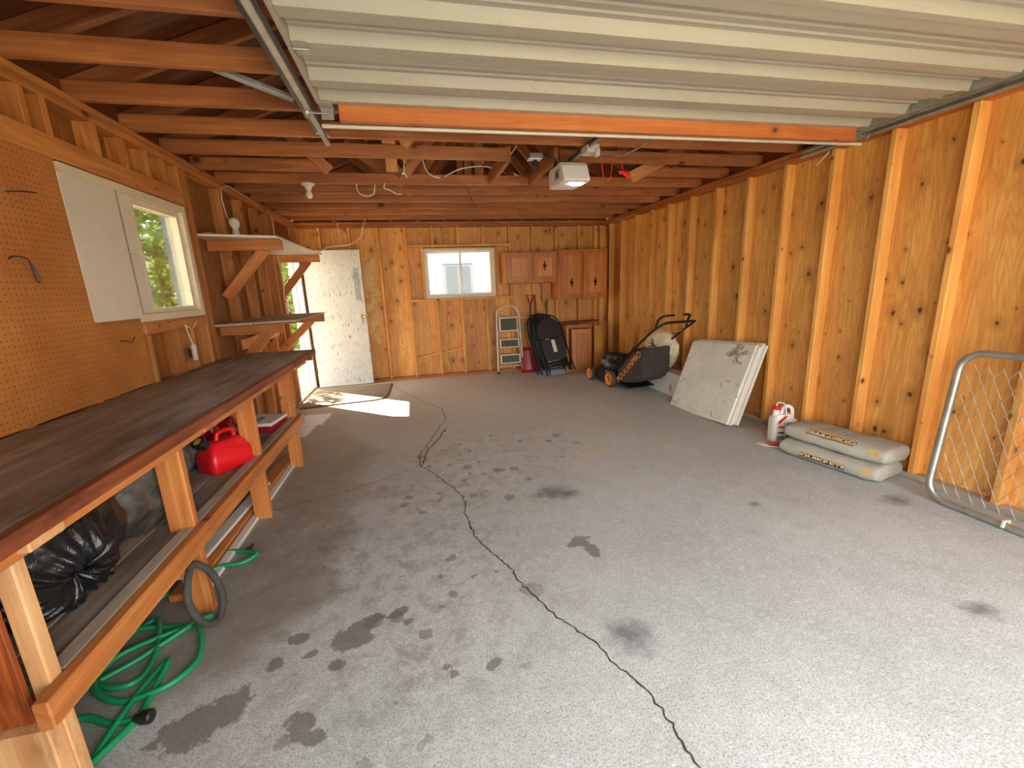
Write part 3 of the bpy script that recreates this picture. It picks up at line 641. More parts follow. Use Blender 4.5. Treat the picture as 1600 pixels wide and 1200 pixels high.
# ================================================================== OVERHEAD GARAGE DOOR
DX0, DX1 = -.37, 3.06; DZL = 2.365
gd = thing('garage_door', 'raised white ribbed steel garage door hanging flat under the joists', 'garage door', (0, 0, 0))
def section(y_far, L=.53):
    pr = [(0, 0), (.035, 0), (.04, .012), (.05, .044), (.075, .044), (.08, .038), (.085, .044), (.115, .044), (.12, .038), (.125, .044), (.155, .044), (.185, .002), (.25, .002), (.275, .044),
          (.31, .044), (.316, .037), (.322, .044), (.36, .044), (.366, .037), (.372, .044), (.41, .044), (.416, .037), (.422, .044), (.445, .044), (.46, .004), (L-.006, .004), (L-.003, 0), (L-.003, .048)]
    vs = []; fs = []
    for (s, z) in pr: vs += [(DX0, y_far-s, DZL+z), (DX1, y_far-s, DZL+z)]
    for i in range(len(pr)-1): fs.append((2*i, 2*i+1, 2*i+3, 2*i+2))
    o = MB().add(vs, fs).build('door_section', 'door_steel', gd, solid=.0016)
    cube('outer_skin', (DX0, y_far-L+.004, DZL+.047), (DX1, y_far, DZL+.051), 'steel_pale', o, 0)
    for x in (DX0-.022, DX1+.002): cube('end_stile', (x, y_far-L+.006, DZL-.004), (x+.02, y_far-.002, DZL+.044), 'galv' if x > 0 else 'door_steel', o, .002)
    return o
for k in range(4):
    yf = 2.575-k*.532; sec = section(yf)
    for x in ((DX0+.03, DX1-.03) if k else ()):
        mb = MB(); mb.box((x, yf, DZL-.004), (.05, .09, .004)); mb.tube([(x-.03, yf, DZL-.008), (x+.03, yf, DZL-.008)], .006, 8); mb.build('hinge', 'galv', sec)
board('wood_strut', (DX0+.08, 2.60, DZL-.03), (DX1-.05, 2.60, DZL-.03), .04, .09, 'beam', gd)
for s_, x in ((-1, DX0+.02), (1, DX1-.02)):
    mb = MB(); mb.box((x, 2.58, DZL-.005), (.07, .10, .004)); mb.box((x, 2.62, DZL-.03), (.06, .004, .06)); mb.tube([(x, 2.62, DZL-.03), (x+s_*.11, 2.62, DZL-.03)], .006, 8)
    mb.lathe([(.0, -.012), (.022, -.012), (.024, 0), (.022, .012), (0, .012)], 16, Matrix.Translation((x+s_*.10, 2.62, DZL-.03)) @ Euler((0, PI/2, 0)).to_matrix().to_4x4()); mb.build('top_roller_bracket', 'galv', gd)
tube('cross_rod', [(DX0-.02, 2.665, DZL-.075), (DX1+.10, 2.665, DZL-.065)], .011, 'steel_pale', gd, 10, False, 0)
def track(name, x, side, label):
    t = thing(name, label, 'door track', (x, 0, DZL))
    prof = [(.0, -.028), (.006*side, -.03), (.030*side, -.026), (.032*side, -.018), (.028*side, -.018), (.008*side, -.022), (.005*side, -.014), (.005*side, .014), (.008*side, .022), (.028*side, .018), (.032*side, .018), (.03*side, .026), (.006*side, .03), (0, .028)]
    mb = MB(); mb.prism(prof, -3.16, -.34, Euler((PI/2, 0, 0)).to_matrix().to_4x4()); mb.build('track_channel', 'galv', t)
    pts = [(0, .34, 0)]+[(0, .34-.32*math.sin(a), -.32+.32*math.cos(a)) for a in (.3, .6, .9, 1.2, PI/2)]+[(0, .02, -1.2), (0, .02, -2.3)]
    MB().tube(pts, .022, 6).build('curved_track', 'galv', t)
    mb = MB(); mb.prism([(0, 0), (-.035*side, 0), (-.035*side, .003), (-.003*side, .003), (-.003*side, .04), (0, .04)], -3.06, -.6, Euler((PI/2, 0, 0)).to_matrix().to_4x4())
    mb.build('stiffener_angle', 'steel_dark' if side > 0 else 'galv', t, loc=(-.003*side, 0, .012)); return t
tl = track('door_track', -.455, 1, 'grey steel roller track along the left edge of the raised garage door')
mb = MB(); mb.bar((-.05, 2.62, .03), (-.36, 2.50, .10), .035, .003, (0, 1, 0)); mb.bar((-.05, 2.62, .03), (-.36, 2.50, .10), .003, .03, (0, 1, 0)); mb.build('hanger_angle', 'galv', tl)
mb = MB(); mb.bar((-.005, 2.98, .0), (-.005, 2.98, .10), .03, .003, (1, 0, 0)); mb.tube([(-.02, 2.98, -.01), (.03, 2.98, -.01)], .012, 8); mb.build('end_bolt', 'galv', tl)
trk = track('door_track', 3.185, -1, 'grey steel roller track fixed along the top of the right wall')
for y in (1.2, 2.1, 3.1):
    mb = MB(); mb.bar((.02, y, .0), (.085, y, .0), .04, .003); mb.build('wall_bracket', 'galv', trk)

# ------------------------------------------------------------------ garage door opener
op = thing('garage_door_opener', 'white ceiling mounted garage door opener with lit lens and red pull cord', 'door opener', (1.375, 3.62, 2.24))
mb = MB(); mb.prism([(-.10, .03), (-.115, .0), (-.07, -.01), (.10, -.005), (.27, .0), (.285, .03), (.285, .14), (.26, .155), (-.02, .155), (-.055, .12), (-.075, .08)], -.115, .115, Matrix(((0, 0, 1, 0), (1, 0, 0, 0), (0, 1, 0, 0), (0, 0, 0, 1))))
hd = mb.build('motor_housing', 'vinyl', op, bevel=(.012, 3))
cube('side_vent', (-.121, .0, .035), (-.114, .10, .11), 'grey_print', hd, .002); cube('button_panel', (-.123, .02, .05), (-.120, .06, .085), 'dark_print_and_shade', hd, .001)
MB().lathe([(0, -.006), (.05, -.004), (.058, .004), (.058, .02)], 24, Matrix.Translation((.03, -.01, -.012)) @ Matrix.Diagonal((1, .8, 1, 1))).build('lit_lens', 'lamp', op, smooth=60)
mb = MB(); mb.box((0, -1.8, .190), (.034, 3.7, .018), None, .003); mb.build('rail', 'steel_dark', op)
mb = MB(); mb.box((0, -.44, .172), (.022, .92, .020), None, .003); mb.build('rail_web', 'galv', op)
mb = MB(); mb.box((.03, -.30, .165), (.10, .13, .055), None, .006); mb.box((.06, -.36, .13), (.03, .05, .05), None, .004); mb.build('trolley', 'steel_pale', op)
mb = MB(); mb.bar((.06, -.33, .125), (.25, -.31, .13), .03, .006, (0, 0, 1)); mb.build('arm_bar', 'galv', op)
MB().tube([(.25, -.31, .13), (.27, -.36, .12), (.265, -.6, .10), (.20, -.93, .075), (.09, -1.01, .095)], .009, 8, smooth=5).build('curved_arm', 'galv', op, smooth=60)
mb = MB(); mb.box((.09, -1.01, .10), (.06, .03, .07), None, .004); mb.tube([(.05, -1.03, .085), (.13, -1.03, .085)], .008, 8); mb.build('strut_bracket', 'galv', op)
MB().tube([(.10, -.35, .11), (.12, -.34, -.02), (.15, -.33, -.045), (.18, -.34, -.03), (.20, -.33, .10), (.24, -.33, .16), (.27, -.32, .15), (.28, -.33, .06), (.285, -.33, .03)], .0035, 6, smooth=5).build('pull_cord', 'red', op)
mb = MB(); mb.prism([(-.05, .012), (-.02, .02), (.035, .0), (.05, -.03), (.03, -.04), (-.01, -.01), (-.04, -.01)], -.008, .008, Matrix.Translation((.30, -.33, .0)) @ Euler((PI/2, 0, 0)).to_matrix().to_4x4()); mb.build('red_handle', 'red', op, bevel=(.004, 2))
for x in (-.10, .10):
    mb = MB(); mb.bar((x, .16, .14), (x*.8, .17, .215), .03, .003, (0, 1, 0)); mb.build('hanger_strap', 'steel_dark', op)
# ceiling outlet with cords beside it
ot = thing('ceiling_outlet', 'white electrical outlet box with black cord above the door opener', 'outlet', (1.08, 3.70, JZ))
cube('outlet_box', (-.05, -.03, -.005), (.06, .03, .035), 'galv', ot, .003); cube('cover_plate', (-.06, -.04, -.012), (.05, .04, -.005), 'vinyl', ot, .002)
cube('plug', (-.015, -.015, -.055), (.015, .015, -.012), 'black', ot, .004)
tube('black_cord', [(0, 0, -.05), (.015, .01, -.10), (.03, .02, -.04), (.05, .05, .05), (.10, 0, .02), (.14, -.06, -.01), (.19, -.04, -.06)], .005, 'black', ot)

# ------------------------------------------------------------------ cables, ceiling lamp
def cable(label, pts, r=.006, mat='cable', grp=None): return tag(tube('cable', pts, r, mat), label, 'cable', grp)
cable('white cable hanging from the ceiling and looping over the white door to the shelf', [(-.58, 6.86, 2.46), (-.58, 6.85, 2.43), (-.62, 6.80, 2.33), (-.66, 6.84, 2.22), (-.80, 6.84, 2.11), (-.98, 6.84, 2.085), (-1.10, 6.80, 2.07), (-1.2, 6.5, 1.98), (-1.17, 6.08, 1.90)])
cable('white cable forming a short loop below the joists left of centre', [(-.42, 4.66, 2.46), (-.44, 4.66, 2.42), (-.42, 4.66, 2.36), (-.36, 4.66, 2.335), (-.29, 4.66, 2.35), (-.27, 4.66, 2.42), (-.26, 4.70, 2.47)])
cable('small white cable end curling under the joists in the centre', [(-.17, 4.62, 2.44), (-.18, 4.62, 2.40), (-.12, 4.62, 2.375), (-.07, 4.62, 2.345), (-.02, 4.62, 2.345)])
cable('white cable dropping past the pale web post', [(.06, 4.15, 2.60), (.03, 4.15, 2.52), (.02, 4.16, 2.44), (.04, 4.2, 2.40)])
cable('white cable curving right of the pale web post', [(.12, 4.2, 2.60), (.18, 4.18, 2.55), (.21, 4.18, 2.46), (.26, 4.18, 2.41), (.33, 4.2, 2.40)])
cable('white cable swagged between the joists toward the opener', [(.40, 4.55, 2.49), (.55, 4.5, 2.55), (.75, 4.5, 2.58), (.90, 4.45, 2.56), (1.0, 4.4, 2.62), (1.05, 4.2, 2.68)], .006)
cable('dark thin wire hanging in the middle of the ceiling', [(.62, 4.66, 2.50), (.64, 4.72, 2.435), (.74, 5.0, 2.33), (.79, 5.1, 2.26), (.83, 5.2, 2.24)], .003, 'cable_dark')
cable('white cable stapled down the left wall to the shelf bulb', [(XL+.012, 4.52, 2.36), (XL+.012, 4.50, 2.28), (XL+.02, 4.49, 2.20), (XL+.05, 4.45, 2.10), (XL+.10, 4.43, 2.06)], .005)
cable('white cable running along the top plate of the left wall', [(XL+.012, 4.56, 2.38), (XL+.02, 4.7, 2.415), (XL+.03, 5.0, 2.40), (XL+.012, 5.5, 2.39)], .005)
cable('white cable running down beside the side doorway', [(XL+.012, 5.93, 2.35), (XL+.012, 5.94, 1.9), (XL+.02, 5.96, 1.6), (XL+.012, 5.93, 1.35)], .006)
cable('white cable dropping from the back plate beside the door', [(-.99, YB-.012, 2.43), (-.99, YB-.012, 2.3), (-.98, YB-.012, 2.1)], .005)
cable('loose cable end poking from the right top plate', [(XR-.01, 3.0, 2.35), (XR-.04, 3.03, 2.30), (XR-.05, 3.06, 2.27)], .004)
cl2 = thing('ceiling_lamp', 'bare white bulb in a porcelain socket under the joists', 'lamp', (-.877, 4.667, JZ))
MB().lathe([(.0, 0), (.062, 0), (.06, -.012), (.035, -.025), (.028, -.045), (.026, -.06), (0, -.06)], 24).build('porcelain_socket', 'porcelain', cl2, smooth=50)
MB().lathe([(.014, -.055), (.018, -.07), (.03, -.09), (.032, -.105), (.026, -.122), (.012, -.132), (0, -.134)], 20).build('bulb', 'bulb', cl2, smooth=80)
sb = thing('shelf_lamp', 'white bulb in an upright porcelain socket on the upper wall shelf', 'lamp', (-1.47, 4.40, 1.925))
MB().lathe([(.0, 0), (.036, 0), (.033, .03), (.028, .05), (.026, .075), (0, .075)], 20).build('porcelain_socket', 'porcelain', sb, smooth=50)
MB().lathe([(.016, .07), (.024, .085), (.04, .115), (.043, .135), (.036, .16), (.018, .175), (0, .178)], 20).build('bulb', 'bulb', sb, smooth=80)
sw = thing('light_switch', 'white switch box on the stud beside the side doorway', 'light switch', (XL+.001, 6.0, 1.27))
cube('switch_plate', (0, -.035, -.06), (.03, .035, .06), 'vinyl', sw, .004); cube('toggle', (.03, -.006, -.012), (.042, .006, .012), 'vinyl', sw, .002)
ou = thing('wall_outlet', 'old porcelain wall outlet on the stud below the side window', 'outlet', (XL+.001, 3.44, 1.05))
MB().tube([(.03, 0, -.05), (.03, 0, .06)], .018, 12).build('socket_body', 'frame', ou, smooth=40); cube('mount', (0, -.02, -.03), (.02, .02, .03), 'dark_print_and_shade', ou, .003)
tube('loose_wire', [(.02, -.03, .20), (.03, .02, .17), (.02, .09, .18), (.02, .14, .21)], .004, 'cable', ou); tube('feed_wire', [(.03, 0, .06), (.02, -.005, .13), (.02, -.03, .20)], .005, 'cable', ou)

# ================================================================== LEFT SIDE: pegboard, shelves, workbench
pb = MB(); mx = Matrix(((0, 0, 1, XL+.002), (1, 0, 0, 0), (0, 1, 0, 0), (0, 0, 0, 1)))
pb.prism([(.2, .94), (2.93, .94), (2.955, 1.325), (2.58, 1.325), (2.575, 2.085), (.2, 2.085)], 0, .006, mx)
po = tag(pb.build('pegboard', 'peg'), 'large brown pegboard screwed to the left wall behind the workbench', 'pegboard')
def hook(label, y, z, pts):
    o = MB().tube([(XL+.008, y, z)]+[(XL+.008+a, y+b, z+c) for a, b, c in pts], .003, 6, smooth=4).build('pegboard_hook', 'steel_dark', None); tag(o, label, 'hook', 'hooks on the pegboard')
hook('upper wire hook on the pegboard level with the white panel', 2.27, 1.88, [(.02, 0, 0), (.04, .03, .005), (.05, .08, .01)])
hook('looped wire hook on the pegboard near the left edge', 2.19, 1.61, [(.02, 0, .01), (.05, .02, 0), (.05, .03, -.05), (.045, .045, -.09), (.05, .055, -.08), (.05, .035, -.02)])
hook('small dark hook low on the pegboard below the white panel', 2.73, 1.215, [(.02, .0, 0), (.04, .02, -.01), (.05, .035, .01), (.05, .04, .02)])
# upper shelf (white melamine) and lower grey shelf, each on wooden brackets
def wall_shelf(name, label, y0, y1, z, depth, skew, mat, arms, parts):
    t = thing(name, label, 'shelf', (XL, y0, z))
    for (x0, x1, d0, d1) in parts:
        mb = MB(); L = y1-y0
        mb.add([(x0, d0, 0), (x1, d0+skew, 0), (x1, L+d1, 0), (x0, L+d1, 0), (x0, d0, .018), (x1, d0+skew, .018), (x1, L+d1, .018), (x0, L+d1, .018)], [(3, 2, 1, 0), (4, 5, 6, 7), (0, 1, 5, 4), (1, 2, 6, 5), (2, 3, 7, 6), (3, 0, 4, 7)])
        mb.build('shelf_board', mat, t, bevel=(.002, 1))
    for (y, ln, drop) in arms:
        a = board('bracket_arm', (-.08, y, -.045), (ln, y, -.045), .038, .085, 'bench', t); 
        board('bracket_brace', (-.02, y+.04, -drop), (ln*.70, y+.04, -.07), .038, .085, 'bench', t, (.5, 0, .8))
    return t
us = wall_shelf('wall_shelf', 'upper wall shelf of white melamine on wooden brackets above the workbench', 3.93, 6.02, 1.90, .50, .22, 'cream_panel', [(.34, .50, .48), (2.03, .48, .48)], [(-.085, .50, 0, 0)])
board('backing_strip', (.02, .1, .03), (.02, 2.05, .03), .07, .02, 'stud_l', us, (0, 0, 1))
tube('edge_trim', [(.49, .24, .008), (.50, 1.0, .008), (.50, 2.09, .008)], .006, 'frame', us, 6, False, 0)
ls = wall_shelf('wall_shelf', 'lower wall shelf of weathered grey boards on wooden brackets beside the workbench', 4.05, 5.62, 1.185, .52, .10, 'grey_board', [(.16, .42, .42), (1.50, .52, .42)], [(-.085, .20, 0, 0), (.205, .52, .10, .0)])
board('batten', (.02, .3, -.19), (.02, 1.4, -.17), .09, .02, 'stud_r', ls, (1, 0, 0))
# workbench
wbn = thing('workbench', 'long wooden workbench with worn grey top along the left wall', 'workbench', (-1.25, 2.6, 0))
def wbx(n, mn, mx, mat, b=.004): return cube(n, (mn[0]+1.25, mn[1]-2.6, mn[2]), (mx[0]+1.25, mx[1]-2.6, mx[2]), mat, wbn, b)
def wbb(n, a, b, w, t, mat, up=(0, 0, 1)): return board(n, (a[0]+1.25, a[1]-2.6, a[2]), (b[0]+1.25, b[1]-2.6, b[2]), w, t, mat, wbn, up, .004)
BT = .935
wbb('top_plank', (-1.415, .55, BT-.015), (-1.415, 4.20, BT-.015), .30, .03, 'bench_top')
wbb('top_plank', (-1.10, .55, BT-.015), (-1.10, 4.16, BT-.015), .31, .03, 'bench_top')
wbb('front_edge', (-.925, .55, BT-.022), (-.925, 4.16, BT-.022), .036, .044, 'bench_red')
wbb('apron', (-.99, .55, BT-.075), (-.99, 4.05, BT-.075), .036, .06, 'bench', (0, 0, 1))
for y, w_ in ((.80, .09), (1.20, .11), (2.11, .12), (2.93, .13), (3.65, .09)): wbb('cross_bearer', (-1.55, y, BT-.068), (-.945, y, BT-.068), w_, .044, 'bench_pale' if y == 1.2 else 'bench')
wbb('end_board', (-1.56, 4.14, BT-.06), (-.94, 4.14, BT-.06), .035, .07, 'bench_red')
for i, y in enumerate((1.21, 2.00, 2.86, 3.72)):
    wbb('leg', (-1.08 if i else -1.053, y, 0), (-1.08 if i else -1.053, y, BT-.09 if i == 0 else BT-.045), .04, .10 if i else .046, 'bench_pale' if i == 0 else 'bench', (1, 0, 0))
    wbb('leg', (-1.53, y, 0), (-1.53, y, BT-.045), .04, .09, 'bench', (1, 0, 0))
    wbb('shelf_bearer', (-1.56, y+.04, .375), (-1.03, y+.04, .375), .038, .07, 'bench')
wbb('leg_block', (-1.115, 1.167, 0), (-1.115, 1.167, .335), .045, .165, 'bench_pale', (1, 0, 0))
wbx('end_panel', (-1.50, 1.172, .34), (-1.078, 1.188, .845), 'fir', .002)
wbb('shelf_rail', (-1.01, 1.12, .40), (-1.01, 3.80, .40), .038, .085, 'bench')
wbb('rail_ledger', (-1.058, 1.24, .425), (-1.058, 3.80, .425), .054, .034, 'grey_board')
for x0, x1 in ((-1.56, -1.39), (-1.385, -1.215), (-1.21, -1.092)): wbb('shelf_plank', ((x0+x1)/2, 1.195, .418), ((x0+x1)/2, 3.95, .418), x1-x0, .02, 'bench_shelf')
wbx('back_panel', (-1.565, 3.0, .44), (-1.55, 4.1, .86), 'ply_r', .002)
# boards stored below the bench
def plank(label, a, b, w, t, mat): return tag(board('plank', a, b, w, t, mat), label, 'plank', 'planks on the floor under the workbench')
plank('white painted plank lying on the floor beneath the workbench front', (-1.135, 2.15, .012), (-1.125, 4.0, .012), .045, .022, 'white')
plank('brown plank lying on the floor behind the white plank', (-1.22, 2.1, .02), (-1.20, 3.95, .02), .10, .038, 'bench')
plank('grey weathered plank stored under the bench by the wall', (-1.42, 2.1, .06), (-1.38, 3.9, .06), .16, .02, 'grey_board')
plank('second white plank propped under the middle bench legs', (-1.25, 2.2, .062), (-1.20, 3.3, .055), .07, .02, 'white')

# bin bags under the bench
def bin_bag(name, label, c, r, knot, mat, seed, folds=17, mash=.16, tail=True):
    t = thing(name, label, 'bag', c); from mathutils import noise
    k = Vector(knot).normalized(); ref = k.orthogonal().normalized(); bi = k.cross(ref)
    def fn(u, v):
        th = v*PI; ph = u*2*PI
        d = k*math.cos(th)+(ref*math.cos(ph)+bi*math.sin(ph))*math.sin(th)
        fold = math.exp(-((th)/.9)**2)
        q = 1+.055*fold*math.sin(folds*ph+2*math.sin(3*ph+seed))+.04*fold*math.sin(31*ph+seed)
        q += mash*noise.noise(d*2.2+Vector((seed, 0, 0)))+.05*noise.noise(d*6+Vector((0, seed, 0)))
        q *= 1-.30*math.exp(-(th/.28)**2)
        p = Vector((d.x*r[0], d.y*r[1], d.z*r[2]))*q
        p.z = max(p.z, -r[2]*.86+.01*noise.noise(d*5))
        return tuple(p)
    MB().grid(fn, 140, 60, True).build('bag_body', mat, t, smooth=180)
    if tail:
        tip = Vector((k.x*r[0], k.y*r[1], k.z*r[2]))*.72
        def tf(u, v):
            ph = u*2*PI; w = .010+.028*v**1.3; w *= 1+.45*math.sin(5*ph+seed)*v
            return tuple(tip+k*(.06*v)+(ref*math.cos(ph)*.55+bi*math.sin(ph))*w+Vector((.0, .05*v*v, -.03*v*v)))
        MB().grid(tf, 40, 10, True).build('tied_neck', mat, t, smooth=180, solid=.001)
    return t
bin_bag('bin_bag', 'knotted glossy black bin bag nearest the camera under the workbench', (-1.31, 1.565, .635), (.215, .31, .225), (.75, -.10, -.38), 'black_gloss', 1.0, 13, .12)
bin_bag('plastic_sheet_bundle', 'dusty dark plastic bundle behind the knotted black bag', (-1.34, 2.10, .645), (.21, .38, .235), (.2, .9, .2), 'tarp', 4.0, 9, .18, False)
bin_bag('red_plastic_bag', 'crumpled dark red plastic bag behind the red fuel can', (-1.38, 3.06, .535), (.15, .22, .115), (0, .3, 1), 'red_dark', 7.0, 11, .4, False)
bin_bag('grey_plastic_bag', 'crumpled grey plastic bag beside the fuel can', (-1.42, 2.72, .535), (.11, .16, .115), (0, .1, 1), 'tarp', 9.0, 11, .4, False)
# fuel can
fc = thing('fuel_can', 'red plastic fuel can with black spout cap on the bench shelf', 'fuel can', (-1.185, 2.74, .428), RZ(-.62)); fc.scale = (.84, .84, .78)
def rr(w, d, r, n=5):
    out = []
    for cx, cy, a0 in ((w/2-r, d/2-r, 0), (-w/2+r, d/2-r, PI/2), (-w/2+r, -d/2+r, PI), (w/2-r, -d/2+r, 1.5*PI)):
        for k in range(n+1): out.append((cx+r*math.cos(a0+PI/2*k/n), cy+r*math.sin(a0+PI/2*k/n)))
    return out
def loft(secs, mb=None):
    """sections: list of (outline, z)"""
    mb = mb or MB(); vs = []; fs = []; n = len(secs[0][0])
    for o, z in secs: vs += [(x, y, z) for x, y in o]
    for i in range(len(secs)-1):
        for k in range(n): fs.append((i*n+k, i*n+(k+1) % n, (i+1)*n+(k+1) % n, (i+1)*n+k))
    fs.append(tuple(range(n-1, -1, -1))); fs.append(tuple((len(secs)-1)*n+k for k in range(n)))
    return mb.add(vs, fs)
loft([(rr(.19, .28, .03), 0), (rr(.205, .30, .035), .012), (rr(.205, .30, .035), .11), (rr(.19, .285, .03), .14), (rr(.12, .23, .03), .21), (rr(.10, .20, .03), .225), (rr(.06, .16, .02), .228)]).build('can_body', 'red', fc, smooth=40, bevel=(.006, 2))
MB().tube([(0, .085, .215), (0, .085, .26), (0, .06, .285), (0, .0, .285), (0, -.03, .27), (0, -.04, .22)], .016, 10, smooth=5).build('carry_handle', 'red', fc, smooth=60)
mxs = Matrix.Translation((0, -.105, .205)) @ Euler((.75, .0, 0)).to_matrix().to_4x4()
cp = MB().lathe([(.03, 0), (.035, .005), (.035, .05), (.045, .052), (.046, .08), (.036, .084), (.03, .08)], 24, mxs).build('spout_cap', 'black', fc, smooth=40)
MB().lathe([(0, .083), (.028, .083), (.028, .079)], 20, mxs).build('yellow_disc', 'yellow', cp); 
for a in (-.028, .028): MB().tube([(a, -.10, .02), (a*.9, -.09, .15)], .001, 4)
# carton / tray at the far end of the bench shelf
bk = thing('white_carton', 'flat white box with red side on the far end of bench shelf', 'box', (-1.20, 3.50, .428), RZ(-.15))
cube('box_body', (-.11, -.13, 0), (.11, .13, .05), 'red_dark', bk, .003); cube('box_lid', (-.115, -.135, .05), (.115, .135, .075), 'box_white', bk, .003); cube('printed_label', (-.05, -.06, .0752), (.0, .05, .0758), 'grey_print', bk, 0)
# garden hose
gh = thing('garden_hose', 'green garden hose lying in loose coils under and beside the workbench', 'hose', (0, 0, 0))
def zz(pts, z=.013, amp=.012): return [(x, y, z+amp*(.5+.5*math.sin(i*1.9))) for i, (x, y) in enumerate(pts)]
P1 = [(-1.40, 2.30), (-1.30, 2.43), (-1.19, 2.475), (-1.07, 2.455), (-.985, 2.40), (-.985, 2.375), (-1.04, 2.335), (-1.149, 2.31), (-1.25, 2.20), (-1.34, 2.10), (-1.36, 1.95), (-1.28, 1.92), (-1.19, 1.91), (-1.106, 1.893), (-1.035, 1.853), (-.985, 1.752), (-.970, 1.668), (-1.0, 1.58), (-1.07, 1.545), (-1.156, 1.545), (-1.26, 1.60), (-1.33, 1.70), (-1.34, 1.85), (-1.27, 1.97), (-1.22, 1.92), (-1.16, 1.78), (-1.140, 1.66), (-1.166, 1.605), (-1.24, 1.62), (-1.31, 1.68), (-1.29, 1.78), (-1.16, 1.85), (-1.06, 1.90), (-1.01, 1.93), (-1.06, 1.90), (-1.2, 1.75), (-1.315, 1.64), (-1.34, 1.50), (-1.28, 1.40), (-1.18, 1.30), (-1.115, 1.31), (-1.113, 1.45), (-1.112, 1.60), (-1.085, 1.69), (-1.07, 1.675), (-1.065, 1.56), (-1.06, 1.45), (-1.10, 1.32), (-1.14, 1.22), (-1.25, 1.25), (-1.33, 1.38), (-1.254, 1.498), (-1.147, 1.461), (-1.06, 1.446)]
MB().tube(zz(P1), .0115, 8, smooth=6).build('hose', 'green', gh, smooth=60)
MB().lathe([(.0, 0), (.014, 0), (.016, .02), (.022, .022), (.024, .05), (.02, .055), (.0, .055)], 12, Matrix.Translation((-1.06, 1.446, .024)) @ Euler((0, PI/2, -.05)).to_matrix().to_4x4()).build('coupling', 'black', gh, smooth=40)
MB().tube([(-1.03+.012*math.cos(a), 2.43+.012*math.sin(a)+.003*a, .03+.008*math.sin(2*a)) for a in np.linspace(0, 14, 50)], .003, 5).build('wire_tie', 'black', gh)
# rubber strip looped round bench leg
tr = MB().tube([(-1.0, 1.83, .335), (-.99, 1.765, .30), (-.985, 1.735, .24), (-.98, 1.76, .14), (-.975, 1.82, .06), (-.97, 1.89, .03), (-.97, 1.945, .07), (-.975, 1.955, .15), (-.985, 1.93, .24), (-1.0, 1.88, .315)], .015, 8, True, 6).build('rubber_loop', 'rubber', None, smooth=60)
tag(tr, 'grey rubber loop hanging against the second workbench leg', 'rubber strip')
# rug, white board on floor by the door
rg = MB(); rg.prism([(-1.53, 5.70), (-.62, 5.80), (-.50, 5.86), (-.46, 6.0), (-.44, 6.80), (-1.50, 6.88)], .001, .012)
ro = tag(rg.build('door_rug', 'mat'), 'worn brown grey rug on the floor in front of the white door', 'rug')
tube('rug_binding', [(-1.53, 5.70, .009), (-.62, 5.80, .009), (-.50, 5.86, .009), (-.46, 6.0, .009), (-.44, 6.80, .009)], .008, 'mat_edge', ro, 6, False, 0)
fbx = thing('white_sheet_board', 'thin white board lying on the floor at the end of the workbench', 'board', (-1.26, 4.92, .001), RZ(-.10))
cube('board_panel', (-.16, .0, 0), (.15, .42, .008), 'white', fbx, .001); cube('board_panel', (-.14, -.38, 0), (.10, -.006, .008), 'white', fbx, .001)

# ================================================================== BACK WALL
# upper cabinets
def cab_door(par, x0, x1, z0, z1, y, handle, arch=False):
    d = cube('door', (x0, y-.02, z0), (x1, y, z1), 'cab', par, .004)
    w, h = x1-x0, z1-z0; dx = 0; 
    fr = .05
    for (a, b) in (((-w/2+fr, -.016, 0), 'v'), ((w/2-fr, -.016, 0), 'v')):
        cube('moulding', (a[0]-.006, -.019, -h/2+fr), (a[0]+.006, -.009, h/2-fr), 'cab_panel', d, .003)
    for zc in (-h/2+fr, h/2-fr): cube('moulding', (-w/2+fr, -.019, zc-.006), (w/2-fr, -.009, zc+.006), 'cab_panel', d, .003)
    cube('raised_panel', (-w/2+fr+.02, -.017, -h/2+fr+.02), (w/2-fr-.02, -.0095, h/2-fr-.02), 'cab_panel', d, .004)
    if handle:
        hz = handle; mb = MB()
        mb.prism([(0, .075), (.014, .05), (.008, .03), (.022, .02), (.03, 0), (.022, -.02), (.008, -.03), (.014, -.05), (0, -.075), (-.014, -.05), (-.008, -.03), (-.022, -.02), (-.03, 0), (-.022, .02), (-.008, .03), (-.014, .05)], .018, .024, Matrix.Translation((0, 0, hz)) @ Euler((PI/2, 0, 0)).to_matrix().to_4x4())
        mb.tube([(0, -.02, hz+.04), (0, -.045, hz+.02), (0, -.045, hz-.02), (0, -.02, hz-.04)], .005, 6, smooth=3); mb.build('handle', 'black_metal', d)
    return d
def wall_cab(label, x0, x1, z0, z1, doors):
    t = thing('wall_cabinet', label, 'cabinet', (0, 0, 0)); t.location = (x0, YB-.005, z0)
    Y0 = -.30; w, h = x1-x0, z1-z0
    cube('cabinet_side', (0, Y0, 0), (.018, 0, h), 'cab_panel', t); cube('cabinet_side', (w-.018, Y0, 0), (w, 0, h), 'cab_panel', t)
    cube('cabinet_top', (.018, Y0, h-.018), (w-.018, 0, h), 'cab', t); cube('cabinet_bottom', (.018, Y0, 0), (w-.018, 0, .018), 'cab', t); cube('cabinet_back', (.018, -.01, .018), (w-.018, 0, h-.018), 'cab', t)
    cube('face_frame', (0, Y0-.018, 0), (w, Y0, .045), 'cab', t); cube('face_frame', (0, Y0-.018, h-.03), (w, Y0, h), 'cab', t)
    for a in [0, w/2-.025, w-.04]: cube('face_frame', (a, Y0-.0179, .045), (a+(.04 if a != w/2-.025 else .05), Y0, h-.03), 'cab', t)
    for (a, b, hd) in doors: cab_door(t, a, b, .025, h-.02, Y0-.018, hd)
    return t
wall_cab('short oak wall cabinet left of the taller one, right of the back window', 1.44, 2.29, 1.46, 1.93, [(.03, .415, 0), (.435, .83, .02)])
wall_cab('tall oak wall cabinet in the back right corner', 2.30, 3.15, 1.185, 1.955, [(.025, .415, -.13), (.435, .825, -.13)])
